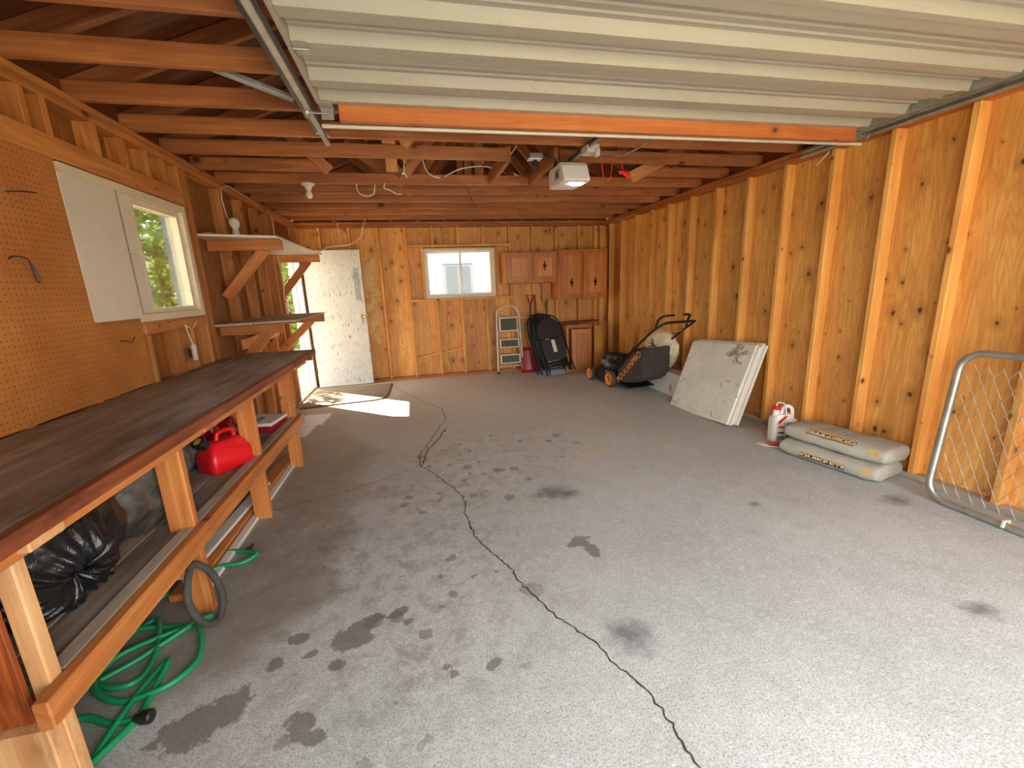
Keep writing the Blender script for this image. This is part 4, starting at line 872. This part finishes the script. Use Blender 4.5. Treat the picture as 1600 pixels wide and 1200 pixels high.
tag(board('scrap_board', (2.19, YB-.02, 1.46), (2.19, YB-.02, 1.15), .14, .02, 'cab', None, (0, 1, 0)), 'short brown board hanging on the wall below the cabinets', 'board')
# base cabinet with a door ajar, plank on top, bent cardboard
bc = thing('base_cabinet', 'low oak cabinet with its door ajar below the wall cabinets', 'cabinet', (2.37, 6.92, 0))
cube('cabinet_body', (.04, -.34, 0), (.44, 0, .74), 'cab', bc); cube('cabinet_side', (0, -.36, 0), (.035, 0, .755), 'cab_panel', bc); cube('painted_interior_shade', (.05, -.352, .03), (.40, -.341, .71), 'dark_print_and_shade', bc, 0)  # dark sheet on the solid body paints the shade behind the ajar door
dd = cube('door', (.085, -.39, .03), (.42, -.37, .70), 'cab', bc, .004); dd.rotation_euler = (0, 0, -.10)
cube('raised_panel', (-.09, -.018, -.27), (.10, -.0105, .27), 'cab_panel', dd, .004); 
for a in (-.11, .12): cube('moulding', (a-.006, -.018, -.29), (a+.006, -.0105, .29), 'cab_panel', dd, .003)
cube('top_rail', (.0, -.375, .725), (.44, -.355, .775), 'cab', bc, .003)
tag(board('plank', (2.32, 6.80, .79), (3.02, 6.84, .80), .16, .025, 'bench_red'), 'dark red brown plank resting on the low oak cabinet', 'plank')
mb = MB(); mb.grid(lambda u, v: (2.83+.27*u, 6.50+.24*(max(0, u-.45)/.55)**2, .75*v), 16, 2); tag(mb.build('cardboard_sheet', 'card', None, smooth=60, solid=.006), 'curved tan cardboard sheet standing beside the low oak cabinet', 'cardboard')
# step ladder
ld = thing('step_ladder', 'folded cream step ladder with three grey treads leaning on the back wall', 'ladder', (1.49, 6.83, 0), Euler((-.10, 0, 0)).to_matrix())
MB().tube([(-.215, 0, .03), (-.20, 0, .5), (-.187, 0, .95), (-.165, 0, 1.04), (-.10, 0, 1.10), (0, 0, 1.115), (.10, 0, 1.10), (.165, 0, 1.04), (.187, 0, .95), (.20, 0, .5), (.215, 0, .03)], .014, 10, smooth=5).build('front_frame', 'steel_pale', ld, smooth=60)
MB().tube([(-.20, .06, .03), (-.185, .06, .5), (-.17, .04, .72)], .011, 8).build('rear_leg', 'steel_pale', ld, smooth=60); MB().tube([(.20, .06, .03), (.185, .06, .5), (.17, .04, .72)], .011, 8).build('rear_leg', 'steel_pale', ld, smooth=60)
for z0, z1, w in ((.70, .93, .31), (.43, .58, .325), (.17, .325, .335)):
    st = cube('step', (-w/2, -.022, z0), (w/2, .012, z1), 'steel_pale', ld, .008); h = (z1-z0)/2
    cube('tread_pad', (-w/2+.02, -.021, -h+.02), (w/2-.02, -.0165, h-.02), 'pad', st, .001)
MB().tube([(-.21, 0, .13), (.21, 0, .13)], .008, 8).build('bottom_bar', 'steel_pale', ld); MB().tube([(-.186, 0, .94), (.186, 0, .94)], .006, 8).build('top_bar', 'steel_pale', ld)
for x in (-.215, .215): MB().lathe([(.0, 0), (.019, 0), (.019, .05), (.0, .052)], 12, Matrix.Translation((x, 0, 0))).build('rubber_foot', 'black', ld)
# folding chairs
def chair(label):
    t = thing('folding_chair', label, 'chair', group='folded black chairs against the back wall')
    MB().tube([(-.235, -.02, .0), (-.22, -.01, .35), (-.215, 0, .70), (-.195, 0, .83), (-.14, 0, .92), (-.05, 0, .96), (.05, 0, .96), (.14, 0, .92), (.195, 0, .83), (.215, 0, .70), (.22, -.01, .35), (.235, -.02, 0)], .0125, 8, smooth=5).build('front_frame', 'black_metal', t, smooth=60)
    for s in (-1, 1): MB().tube([(s*.19, .035, .66), (s*.175, .04, .35), (s*.17, .03, .01)], .011, 8).build('rear_leg', 'black_metal', t, smooth=60)
    for z, w, y in ((.20, .345, .037), (.10, .345, .033), (.12, .45, -.012)): MB().tube([(-w/2, y, z), (w/2, y, z)], .009, 8).build('crossbar', 'black_metal', t)
    back = [(-.195, .60)]+[(-.19, .75), (-.165, .84), (-.10, .905), (0, .925), (.10, .905), (.165, .84), (.19, .75)]+[(.195, .60), (.10, .585), (-.10, .585)]
    MB().prism(back, -.014, .014, Euler((PI/2, 0, 0)).to_matrix().to_4x4()).build('backrest', 'black_vinyl', t, bevel=(.010, 3))
    seat = [(-.18, .56), (.18, .56), (.19, .50), (.185, .30), (.165, .235), (.11, .21), (-.11, .21), (-.165, .235), (-.185, .30), (-.19, .50)]
    s_ = MB().prism(seat, .006, .034, Euler((PI/2, 0, 0)).to_matrix().to_4x4()).build('seat', 'black_vinyl', t, bevel=(.010, 3))
    cube('care_label', (-.025, -.0362, .34), (.035, -.0350, .545), 'cloth', s_, 0)
    for s in (-.235, .235): MB().lathe([(0, 0), (.016, 0), (.016, .03), (0, .032)], 10, Matrix.Translation((s, -.02, -.005))).build('leg_cap', 'black', t)
    return t
c0 = chair('foremost folded black chair with a pale label on its seat'); 
def put_chair(c, x, y, lean, tilt, rz_, z=.0):
    c.matrix_local = Matrix.Translation((x, y, z)) @ Euler((0, 0, rz_)).to_matrix().to_4x4() @ Euler((-lean, 0, 0)).to_matrix().to_4x4() @ Euler((0, tilt, 0)).to_matrix().to_4x4()
put_chair(c0, 2.20, 6.36, .36, -.17, -.04, .045)
c1 = copy_tree(c0); c1['label'] = 'folded black chair directly behind the foremost one'; put_chair(c1, 2.14, 6.47, .33, -.17, -.02, .045)
c2 = copy_tree(c0); c2['label'] = 'rearmost folded black chair of the stack, nearest the red shovel'; put_chair(c2, 2.10, 6.57, .30, -.15, 0, .04)
# red snow shovel
sh = thing('snow_shovel', 'red snow shovel with black shaft standing between ladder and folded chairs', 'shovel', (1.83, 6.80, .0), Euler((-.10, .045, 0)).to_matrix())
mb = MB(); mb.grid(lambda u, v: ((u-.5)*(.36-.08*v), -.05*math.cos((u-.5)*PI)*(1-.4*v)+.04*v, .01+.40*v), 14, 8); mb.build('blade', 'red_dark', sh, smooth=60, solid=.005)
tube('shaft', [(0, .0, .30), (0, .02, .6), (0, .02, 1.14)], .015, 'black', sh, 8, False, 0)
MB().tube([(-.0, .02, 1.12), (-.022, .02, 1.17), (-.055, .02, 1.27), (.055, .02, 1.27), (.022, .02, 1.17)], .014, 8, True).build('d_handle', 'red_dark', sh, smooth=40)
tag(board('wooden_pole', (2.0, 6.80, .01), (1.98, YB-.02, 1.27), .03, .03, 'bench_red'), 'brown wooden pole leaning behind the folded chairs', 'pole')
rk = thing('garden_tool', 'garden tool with dark green grip leaning behind the folded chairs', 'tool', (2.16, 6.78, 0))
MB().tube([(0, 0, .01), (.03, .24, 1.0)], .010, 8).build('shaft', 'steel_dark', rk); MB().tube([(.03, .24, .98), (.034, .25, 1.12), (.036, .256, 1.22)], [.014, .018, .014], 8).build('grip', 'handle_green', rk, smooth=60)
bu = thing('white_bucket', 'white plastic bucket half hidden behind the folded chairs', 'bucket', (2.24, 6.74, 0))
MB().lathe([(0, .004), (.11, .0), (.135, .34), (.145, .345), (.145, .365), (.132, .365), (.128, .34)], 28).build('bucket_body', 'white', bu, smooth=40); MB().tube([(.14*math.cos(a), .14*math.sin(a), .35-.10*math.sin(a)) for a in np.linspace(0, -PI, 16)], .003, 6).build('wire_handle', 'galv', bu)
tray = thing('blue_grey_case', 'flat blue grey plastic case on the floor under the folded chairs', 'case', (2.12, 6.55, 0))
cube('case_base', (-.19, -.10, 0), (.19, .09, .05), 'blue_grey', tray, .008); cube('case_lid', (-.185, -.095, .05), (.185, .085, .075), 'blue_grey', tray, .008); cube('latch', (-.02, -.106, .035), (.02, -.099, .06), 'grey_print', tray, .002)

# ================================================================== RIGHT SIDE
# lawn mower
mw = thing('lawn_mower', 'black push lawn mower with orange wheels and grass bag by the right wall', 'lawn mower', (2.80, 5.65, 0), RZ(.10))
outl = rr(.46, .62, .14, 6)
loft([([(x*1.03, y*1.03) for x, y in outl], .055), (outl, .10), ([(x*.97, y*.98) for x, y in outl], .15), ([(x*.86, y*.88) for x, y in outl], .185), ([(x*.6, y*.6) for x, y in outl], .20)]).build('deck', 'black', mw, smooth=40)
def wheel(x, y, r, side):
    base = Matrix.Translation((x, y, r)) @ Euler((0, -PI/2*side, 0)).to_matrix().to_4x4()
    w = MB().lathe([(r*.62, -.022), (r*.95, -.024), (r, -.016), (r, .016), (r*.95, .024), (r*.66, .022), (r*.62, .012)], 28, base).build('wheel', 'rubber', mw, smooth=40)
    hb = MB(); hb.lathe([(0, .016), (r*.18, .022), (r*.22, .014), (r*.50, .012), (r*.70, .024), (r*.76, .027), (r*.76, -.02)], 28, base); hb.build('hub', 'orange', w, smooth=40)
    for k in range(5): 
        a = 2*PI*k/5; MB().box((r*.38*math.cos(a), r*.38*math.sin(a), .012), (r*.20, r*.14, .006), (0, 0, a)).build('hub_slot', 'dark_print_and_shade', w, loc=base.translation, rot=base.to_3x3())
    MB().lathe([(0, .03), (r*.08, .03), (r*.09, .02)], 10, base).build('axle_nut', 'black', w)
for x, y, r, s in ((-.26, -.27, .118, 1), (-.26, .28, .100, 1), (.26, -.27, .118, -1), (.26, .28, .100, -1)): wheel(x, y, r, s)
eng = MB(); eng.lathe([(.15, .19), (.155, .21), (.13, .25), (.13, .27)], 24, Matrix.Translation((0, .06, 0))); e0 = eng.build('engine_base', 'steel_dark', mw, smooth=40)
cv = MB().lathe([(.14, .33), (.155, .34), (.155, .37), (.14, .405), (.09, .425), (0, .43)], 26, Matrix.Translation((0.01, .05, 0))).build('engine_cover', 'black', mw, smooth=40)
for k in range(8): MB().box((-.155+.0, .0+.0, .30), (.01, .012, .06)).build('cooling_fin', 'galv', mw, loc=(.0, -.05+.028*k, -.02))
mb = MB(); mb.box((-.14, -.02, .27), (.06, .10, .05), None, .006); mb.box((-.15, .08, .30), (.05, .06, .05), None, .006); mb.tube([(-.17, -.06, .30), (-.17, .02, .33), (-.16, .10, .28)], .006, 6, smooth=4); mb.tube([(-.17, .10, .26), (-.18, .04, .30), (-.15, -.02, .34)], .005, 6, smooth=4); mb.build('carburettor', 'galv', mw)
MB().lathe([(0, 0), (.03, 0), (.032, .02), (.024, .03), (0, .03)], 16, Matrix.Translation((-.09, -.06, .40))).build('fuel_cap', 'black', mw)
MB().box((.06, -.10, .37), (.16, .13, .09), (0, 0, .1), .02).build('fuel_tank', 'black', mw)
cube('wheel_guard', (-.262, -.30, .19), (-.20, -.14, .215), 'grey_print', mw, .004)
mb = MB()
BGY = -.40
def bagv(x, y, z): return (x, y, z)
A = [(-.22, -.38, .10), (.22, -.38, .10), (.22, -.38, .34), (-.22, -.38, .34)]
B = [(-.22, -.55, .11), (.22, -.55, .11), (.21, -.55, .45), (-.21, -.55, .45)]
D = [(-.21, -.80, .16), (.22, -.80, .18), (.20, -.80, .59), (-.20, -.80, .59)]
E_ = [(-.20, -.93, .22), (.20, -.93, .26), (.20, -.95, .63), (-.19, -.95, .62)]
vs = A+B+D+E_; fs = [(3, 2, 1, 0), (12, 13, 14, 15)]
for i in range(3):
    for k in range(4): fs.append((i*4+k, i*4+(k+1) % 4, i*4+4+(k+1) % 4, i*4+4+k))
gb = mb.add(vs, fs).build('grass_bag', 'black_fab', mw, bevel=(.03, 3))
for s in (-.20, .20): MB().tube([(s, -.38, .35), (s*.97, -.75, .575), (s*.95, -.95, .635)], .007, 6).build('bag_frame', 'black_metal', gb)
tx = text_mesh('POULANPRO', .108, .0012, .001)
xa = Vector((.04, -.72, .69)).normalized(); ya = Vector((0, .69, .72)); nz = xa.cross(ya).normalized(); ya = nz.cross(xa).normalized()
ob('lettering', tx, 'orange', gb, (-.2195, -.645, .335), basis(xa, ya, nz))
for s in (-1, 1):
    MB().tube([(s*.225, -.30, .18), (s*.225, -.42, .30), (s*.225, -.62, .48), (s*.225, -1.0, .76), (s*.225, -1.20, .885), (s*.20, -1.31, .945)], .0125, 8, smooth=4).build('handle_rail', 'black_metal', mw, smooth=60)
    MB().lathe([(0, -.02), (.018, -.018), (.02, .01), (0, .015)], 10, Matrix.Translation((s*.24, -.78, .60)) @ Euler((0, PI/2, 0)).to_matrix().to_4x4()).build('handle_knob', 'black', mw)
MB().tube([(-.20, -1.31, .945), (-.15, -1.345, .955), (.15, -1.345, .955), (.20, -1.31, .945)], .0155, 8, smooth=4).build('handle_grip', 'black', mw, smooth=60)
MB().tube([(-.215, -1.17, .87), (-.21, -1.20, .97), (-.18, -1.26, 1.02), (-.06, -1.29, 1.03)], .014, 8, smooth=4).build('control_bail', 'black', mw, smooth=60)
MB().tube([(.06, -1.29, 1.03), (.18, -1.26, 1.02), (.21, -1.20, .97), (.215, -1.17, .87)], .014, 8, smooth=4).build('control_bail', 'black', mw, smooth=60)
MB().tube([(-.06, -1.29, 1.03), (.06, -1.29, 1.03)], .005, 6).build('bail_wire', 'orange', mw)
MB().tube([(-.225, -1.09, .82), (.225, -1.09, .82)], .006, 6).build('crossbar', 'orange', mw)
MB().tube([(-.20, -.30, .20), (-.19, -.6, .50), (-.22, -.95, .73)], .004, 6, smooth=4).build('control_cable', 'black', mw); MB().tube([(.02, -.1, .40), (.10, -.45, .52), (.22, -.85, .66)], .0035, 6, smooth=4).build('starter_rope', 'black', mw)
mb = MB(); mb.box((0, -.50, .075), (.42, .30, .012), (.12, 0, 0), .003); mb.box((0, -.40, .12), (.42, .02, .10), None, .004); mb.build('rear_flap', 'black', mw)
# round cloth bundle behind it
bd = thing('cloth_bundle', 'round cream cloth bundle tied with dark cord behind the mower', 'bundle', (3.13, 5.02, .545))
from mathutils import noise as mnoise
MB().grid(lambda u, v: (lambda d: tuple(Vector((d.x*.10, d.y*.36, d.z*.25))*(1+.10*mnoise.noise(d*3)+.03*math.sin(14*math.atan2(d.z, d.y)))))(Vector((math.cos(v*PI), math.cos(u*2*PI)*math.sin(v*PI), math.sin(u*2*PI)*math.sin(v*PI)))), 60, 30, True).build('bundle_body', 'cloth', bd, smooth=180)
for k in range(5):
    a = k*.62; MB().tube([(-.115*math.cos(t), (.30-.04*k)*math.sin(t)*math.cos(a*.5), .24*math.sin(t)*math.sin(a)+.05*math.cos(3*t)) for t in np.linspace(-1.4, 1.4, 14)], .004, 5).build('dark_cord', 'cable_dark', bd)
# white cartons under it
for i, (y0, y1, lab) in enumerate(((4.885, 5.30, 'plain white carton on the floor below the cloth bundle'), (4.42, 4.88, 'white carton with a red mark between mower and leaning panels'))):
    b = thing('white_carton', lab, 'box', (3.15, (y0+y1)/2, 0)); w = (y1-y0)/2
    cube('carton_body', (-.10, -w, 0), (.10, w, .28), 'box_white', b, .003); cube('lid_flap', (-.102, -w, .2805), (-.002, w, .288), 'box_white', b, .001); cube('lid_flap', (.0, -w, .2805), (.102, w, .288), 'box_white', b, .001)
    if i == 1:
        mb = MB(); mb.tube([(-.1012, -.0+.03*math.cos(t), .10+.035*math.sin(t)) for t in np.linspace(0, 2*PI, 18)], .003, 4); mb.tube([(-.1012, .005, .035), (-.1012, -.008, .15)], .003, 4); mb.build('red_mark', 'red_ink', b)
# leaning cream panels
def lean_panel(label, x0, y0, y1, xt, z_t, th, mat):
    bx = Vector((x0, (y0+y1)/2, .0)); top = Vector((xt, (y0+y1)/2+.06, z_t)); up = (top-bx); L = up.length; up.normalize(); xx = Vector((.0, -1, 0)); xx = (xx-up*xx.dot(up)).normalized(); nn = xx.cross(up)
    t = thing('leaning_panel', label, 'panel', bx, basis(xx, up, nn)); w = y1-y0
    o = ob('panel_face', box_mesh(w, L, th, .004), mat, t, (0, L/2, -th/2))
    ob('edge_strip', box_mesh(.03, L*.985, th*.5, .002), 'white', t, (w/2+.012, L/2, -th*.62)); ob('edge_strip', box_mesh(w*.98, .018, th*.5, .002), 'white', t, (0, L+.006, -th*.6))
    return t
lean_panel('front cream cupboard panel with mouldy marks leaning on the right wall', 2.845, 3.40, 4.33, 3.16, .745, .05, 'scuffed')
lean_panel('rear cream panel leaning between the mouldy panel and the wall', 2.905, 3.385, 4.34, 3.222, .755, .05, 'cream_panel')
# weed killer jug
jg = thing('spray_jug', 'white garden spray jug with red cap standing before the right wall', 'jug', (3.055, 2.97, 0), RZ(-.25))
loft([(rr(.17, .10, .03), 0), (rr(.19, .115, .035), .008), (rr(.19, .115, .035), .19), (rr(.175, .105, .035), .22), (rr(.13, .085, .03), .25)]).build('jug_body', 'jug', jg, smooth=40, bevel=(.004, 2))
MB().tube([(-.01, 0, .24), (.005, 0, .30), (.04, 0, .315), (.075, 0, .29), (.085, 0, .22), (.08, 0, .17)], .016, 10, smooth=5).build('carry_handle', 'jug', jg, smooth=60)
MB().lathe([(.026, .20), (.026, .28), (.022, .285)], 16, Matrix.Translation((-.055, 0, 0))).build('neck', 'jug', jg, smooth=40)
MB().lathe([(.0, .30), (.028, .30), (.03, .298), (.03, .268), (.0, .268)], 18, Matrix.Translation((-.055, 0, .02))).build('red_cap', 'red', jg, smooth=40)
tube('hose_loop', [(-.055, 0, .32), (-.05, 0, .345), (-.02, -.02, .35), (.0, -.04, .32), (.0, -.06, .20), (-.0, -.065, .05)], .005, 'jug', jg)
lb = cube('label_panel', (-.07, -.060, .02), (.08, -.0578, .19), 'box_white', jg, 0)
cube('label_band', (-.06, -.002, .03), (.075, -.0012, .045), 'red', lb, 0); cube('label_band', (-.02, -.002, .05), (.065, -.0012, .08), 'grey_print', lb, 0); cube('label_band', (-.06, -.002, -.02), (.02, -.0012, -.006), 'dark_print_and_shade', lb, 0); cube('label_band', (-.07, -.002, -.08), (.075, -.0012, -.04), 'grey_print', lb, 0); cube('label_band', (.02, -.002, -.03), (.06, -.0012, .0), 'orange', lb, 0)
mb = MB(); mb.prism([(-.035, -.03), (.03, .04), (.022, .048), (-.045, -.01)], .0585, .064, Matrix.Translation((-.02, 0, .20)) @ Euler((PI/2, 0, 0)).to_matrix().to_4x4()); mb.build('trigger', 'red', jg)
MB().box((.105, 0, .16), (.03, .05, .075), None, .006).build('pump_holder', 'jug', jg)
wd = thing('spray_wand', 'red spray wand with white cord lying in front of the jug', 'spray wand', (2.97, 2.86, 0), RZ(-.65))
MB().tube([(-.12, 0, .012), (-.04, 0, .014), (.06, .01, .014), (.16, .02, .012)], [.006, .014, .015, .006], 8, smooth=0).build('wand', 'red', wd, smooth=60)
MB().tube([(.1, -.01, .008), (.0, -.05, .006), (-.10, -.06, .006), (-.17, -.03, .006), (-.15, .02, .006), (-.10, .0, .006), (-.14, -.05, .012), (-.19, -.02, .006), (-.17, .03, .006)], .0035, 6, smooth=5).build('white_cord', 'cable', wd)
# cement bags
def cement(label, x, y, z, rot, hx, hy, hz, seed, printed_top):
    t = thing('cement_bag', label, 'bag', (x, y, z), RZ(rot), 'cement bags on the floor')
    def f3(a, b):   # a: angle round the long axis, b: -1..1 along it
        e = .55; prof = (1-abs(b)**7)**.3 if abs(b) < 1 else 0
        c, s = math.cos(a), math.sin(a); cx = math.copysign(abs(c)**e, c)*hx*(.93+.07*prof); cz = math.copysign(abs(s)**.8, s)*hz*(.38+.62*prof)
        en = 1.0 if abs(b) < .95 else math.sqrt(max(0, 1-((abs(b)-.95)/.05)**2)); cx *= .75+.25*en if abs(b) < .9999 else 0; cz *= en
        p = Vector((cx, b*hy, cz)); n = mnoise.noise(Vector((cx*7+seed, b*hy*6, cz*7)))
        q = p*(1+.035*n)+Vector((0, 0, .006*mnoise.noise(Vector((cx*16, b*hy*14+seed, 0)))))
        q.z = max(q.z, -hz*.93); return q
    MB().grid(lambda u, v: tuple(f3(u*2*PI, math.sin((v-.5)*PI))), 72, 72, True).build('bag_paper', 'paper', t, smooth=180)
    def patch(n, a0, a1, b0, b1, mat, off=1.006): MB().grid(lambda u, v: tuple(f3(a0+(a1-a0)*u, b0+(b1-b0)*v)*off), 14, 26).build(n, mat, t, smooth=180)
    fl = -1 if printed_top else 1
    a0, a1 = (PI*.62, PI*.86) if printed_top else (PI*.93, PI*1.10)
    patch('print_band', a0, a1, -.42, .50, 'tan_print')
    am = a0+(a1-a0)*.5
    patch('dark_stripe', a0+(a1-a0)*(.88 if printed_top else .8), a1, -.42, .50, 'dark_print_and_shade', 1.009)
    patch('dark_stripe', am-.13, am+.15, -.45, .45, 'dark_print_and_shade', 1.009)
    patch('end_print', PI*.80, PI*.98, -.88, -.70, 'tan_print', 1.006)
    if printed_top:
        for k in range(5): patch('faint_print', PI*.36, PI*.56, -.30+k*.13, -.235+k*.13, 'grey_print', 1.004)
    me = text_mesh('QUIKRETE', .068, .0025)
    for v in me.vertices:
        b = -v.co.x/hy*fl*(-1 if False else 1); a = am+.02-(v.co.y*fl)/(.11)*.42
        v.co = f3(a, b*1.0)*1.016
    ob('lettering', me, 'cloth', t)
    return t
cement('lower grey paper cement bag lying flat on the concrete', 3.06, 2.45, .062, .20, .175, .35, .066, 2.0, False)
cement('upper grey paper cement bag lying on top of the other', 3.085, 2.44, .186, .20, .165, .355, .064, 5.0, True)
# chain link gate panel leaning at the right
gt = thing('chain_link_gate', 'galvanised chain link gate leaning against the right wall', 'gate', (3.09, 1.86, .022), basis((.10, -1, 0), (.16, .016, 1), (0, 0, 1)) if False else None)
gx = Vector((.02, -1.0, .0)).normalized(); gz = Vector((.09, 0, .995)).normalized(); gy = gz.cross(gx)
gt.matrix_local = Matrix.Translation((3.08, 1.86, .022)) @ basis(gx, gy, gz).to_4x4()
GW, GH, GR = 1.55, .925, .11
fp = [(GR, 0, 0), (GW-GR, 0, 0)]+[(GW-GR+GR*math.sin(a), 0, GR-GR*math.cos(a)) for a in (.4, .8, 1.2)]+[(GW, 0, GR), (GW, 0, GH-GR)]+[(GW-GR+GR*math.cos(a), 0, GH-GR+GR*math.sin(a)) for a in (.4, .8, 1.2)]+[(GW-GR, 0, GH), (GR, 0, GH)]+[(GR-GR*math.sin(a), 0, GH-GR+GR*math.cos(a)) for a in (.4, .8, 1.2)]+[(0, 0, GH-GR), (0, 0, GR)]+[(GR-GR*math.cos(a), 0, GR-GR*math.sin(a)) for a in (.4, .8, 1.2)]
MB().tube(fp, .0205, 12, True).build('pipe_frame', 'galv', gt, smooth=60)
zig = None; dp = .062
nz_ = int((GH-.08)/dp)
zv = [((dp/2)*(i % 2), .004*(1 if i % 2 else -1), .045+i*dp) for i in range(nz_+1)]
for k in range(int((GW-.08)/ (dp/1.0))):
    x = .04+k*dp
    if zig is None:
        zo = MB().tube(zv, .0017, 4, cap=False).build('zigzag_wire', 'galv', gt, loc=(x, 0, 0)); zig = zo.data
        zo2 = MB().tube([(-a+dp, -b, c) for a, b, c in zv], .0017, 4, cap=False).build('zigzag_wire', 'galv', gt, loc=(x, 0, 0)); zig2 = zo2.data
    else:
        ob('zigzag_wire', zig, 'galv', gt, (x, 0, 0)); ob('zigzag_wire', zig2, 'galv', gt, (x, 0, 0))
for x in (.38, .95): MB().tube([(x, -.024, -.005), (x, -.02, .03), (x, .02, .03), (x, .024, -.005)], .009, 6).build('tension_band', 'steel_pale', gt)
MB().lathe([(.024, -.02), (.027, -.018), (.027, .018), (.024, .02)], 14, Matrix.Translation((.30, 0, GH)) @ Euler((0, PI/2, 0)).to_matrix().to_4x4()).build('pipe_clamp', 'steel_pale', gt)

# ================================================================== OUTSIDE
gmb = MB(); gmb.add([(-60, -60, -.05), (60, -60, -.05), (60, 60, -.05), (-60, 60, -.05)], [(0, 1, 2, 3)])
tag(gmb.build('ground', 'ground'), 'pale dry ground outside the garage', kind='structure')
tag(cube('driveway', (-.8, -9, -.045), (3.6, -.36, -.005), 'floor', None, 0), 'concrete driveway in front of the garage', kind='structure')
def leafy(name, label, c, r, n, size, trunk=True):
    t = thing(name, label, 'tree', (c[0], c[1], -.05)); vs = []; fs = []
    d = rng.normal(size=(n, 3)); d /= np.linalg.norm(d, axis=1)[:, None]; q = rng.uniform(.35, 1, n)**.5
    lump = 1+.18*np.sin(d[:, 0]*5+d[:, 2]*4)*np.cos(d[:, 1]*4)
    P = d*q[:, None]*lump[:, None]*np.array(r); P[:, 2] += c[2]
    for p in P:
        u = Vector(rng.normal(size=3)).normalized(); v = u.orthogonal().normalized(); s = size*rng.uniform(.6, 1.3); o = len(vs); p = Vector(p)
        vs += [p-u*s, p+v*s*.45, p+u*s, p-v*s*.45]; fs.append((o, o+1, o+2, o+3))
    f = MB().add(vs, fs); me = bpy.data.meshes.new('foliage'); me.from_pydata([tuple(v) for v in f.v], [], f.f); o = ob('foliage', me, 'leaf', t); o['kind'] = 'stuff'
    tube('trunk', [(0, 0, 0), (.03, .02, c[2]*.6), (0, 0, c[2]+r[2]*.3)], .09, 'trunk', t)
leafy('leafy_shrub', 'sunlit green shrub outside the side window', (-4.5, 9.4, 1.7), (1.5, 1.6, 2.4), 9000, .075)
leafy('leafy_shrub', 'sunlit green tree seen past the open side door', (-3.5, 13.6, 1.9), (1.3, 1.6, 2.2), 7000, .09)
leafy('leafy_shrub', 'tall green tree far outside beyond the side window', (-9.0, 16.5, 2.8), (2.8, 3.0, 3.4), 7000, .13)
leafy('added_shade_tree', 'added unseen tree outside the left wall blocking sun from the side window', (-3.4, 4.85, 4.0), (1.05, 1.0, .9), 6000, .08)  # added out of view, keeps direct sun off the bench top
leafy('added_shade_tree', 'added unseen tree behind the garage blocking sun from the back window', (-1.6, 9.7, 5.9), (1.7, 1.3, 1.5), 9000, .10)  # added out of view, stops sun streaking the floor through the back window
ps = thing('porch_post', 'white post outside the side window', 'post', (-2.095, 4.75, -.05))
cube('post_shaft', (-.07, -.06, 0), (.08, .06, 2.35), 'post_paint', ps); cube('post_base', (-.09, -.08, 0), (.10, .08, .12), 'post_paint', ps)
hs = thing('neighbour_house', 'white sided house seen through the back window', 'house', (3.9, 12.5, -.05))
cube('house_wall', (-5, 0, 0), (5, .2, 3.4), 'house_white', hs, 0)
for k in range(18): cube('siding_board', (-5, -.014, .25+k*.17), (5, -.001, .25+k*.17+.155), 'house_white', hs, .003)
for x in (-2.6, -1.2):
    f = cube('window_frame', (x-.42, -.06, 1.1), (x+.42, -.015, 2.15), 'house_trim', hs, .004); cube('pane', (-.34, -.03, -.45), (.34, -.0235, .45), 'house_glass', f, 0); cube('muntin', (-.015, -.036, -.45), (.015, -.0305, .45), 'house_trim', f, .001)
cube('eave', (-5.2, -.5, 3.4), (5.2, .2, 3.55), 'house_trim', hs, .005)
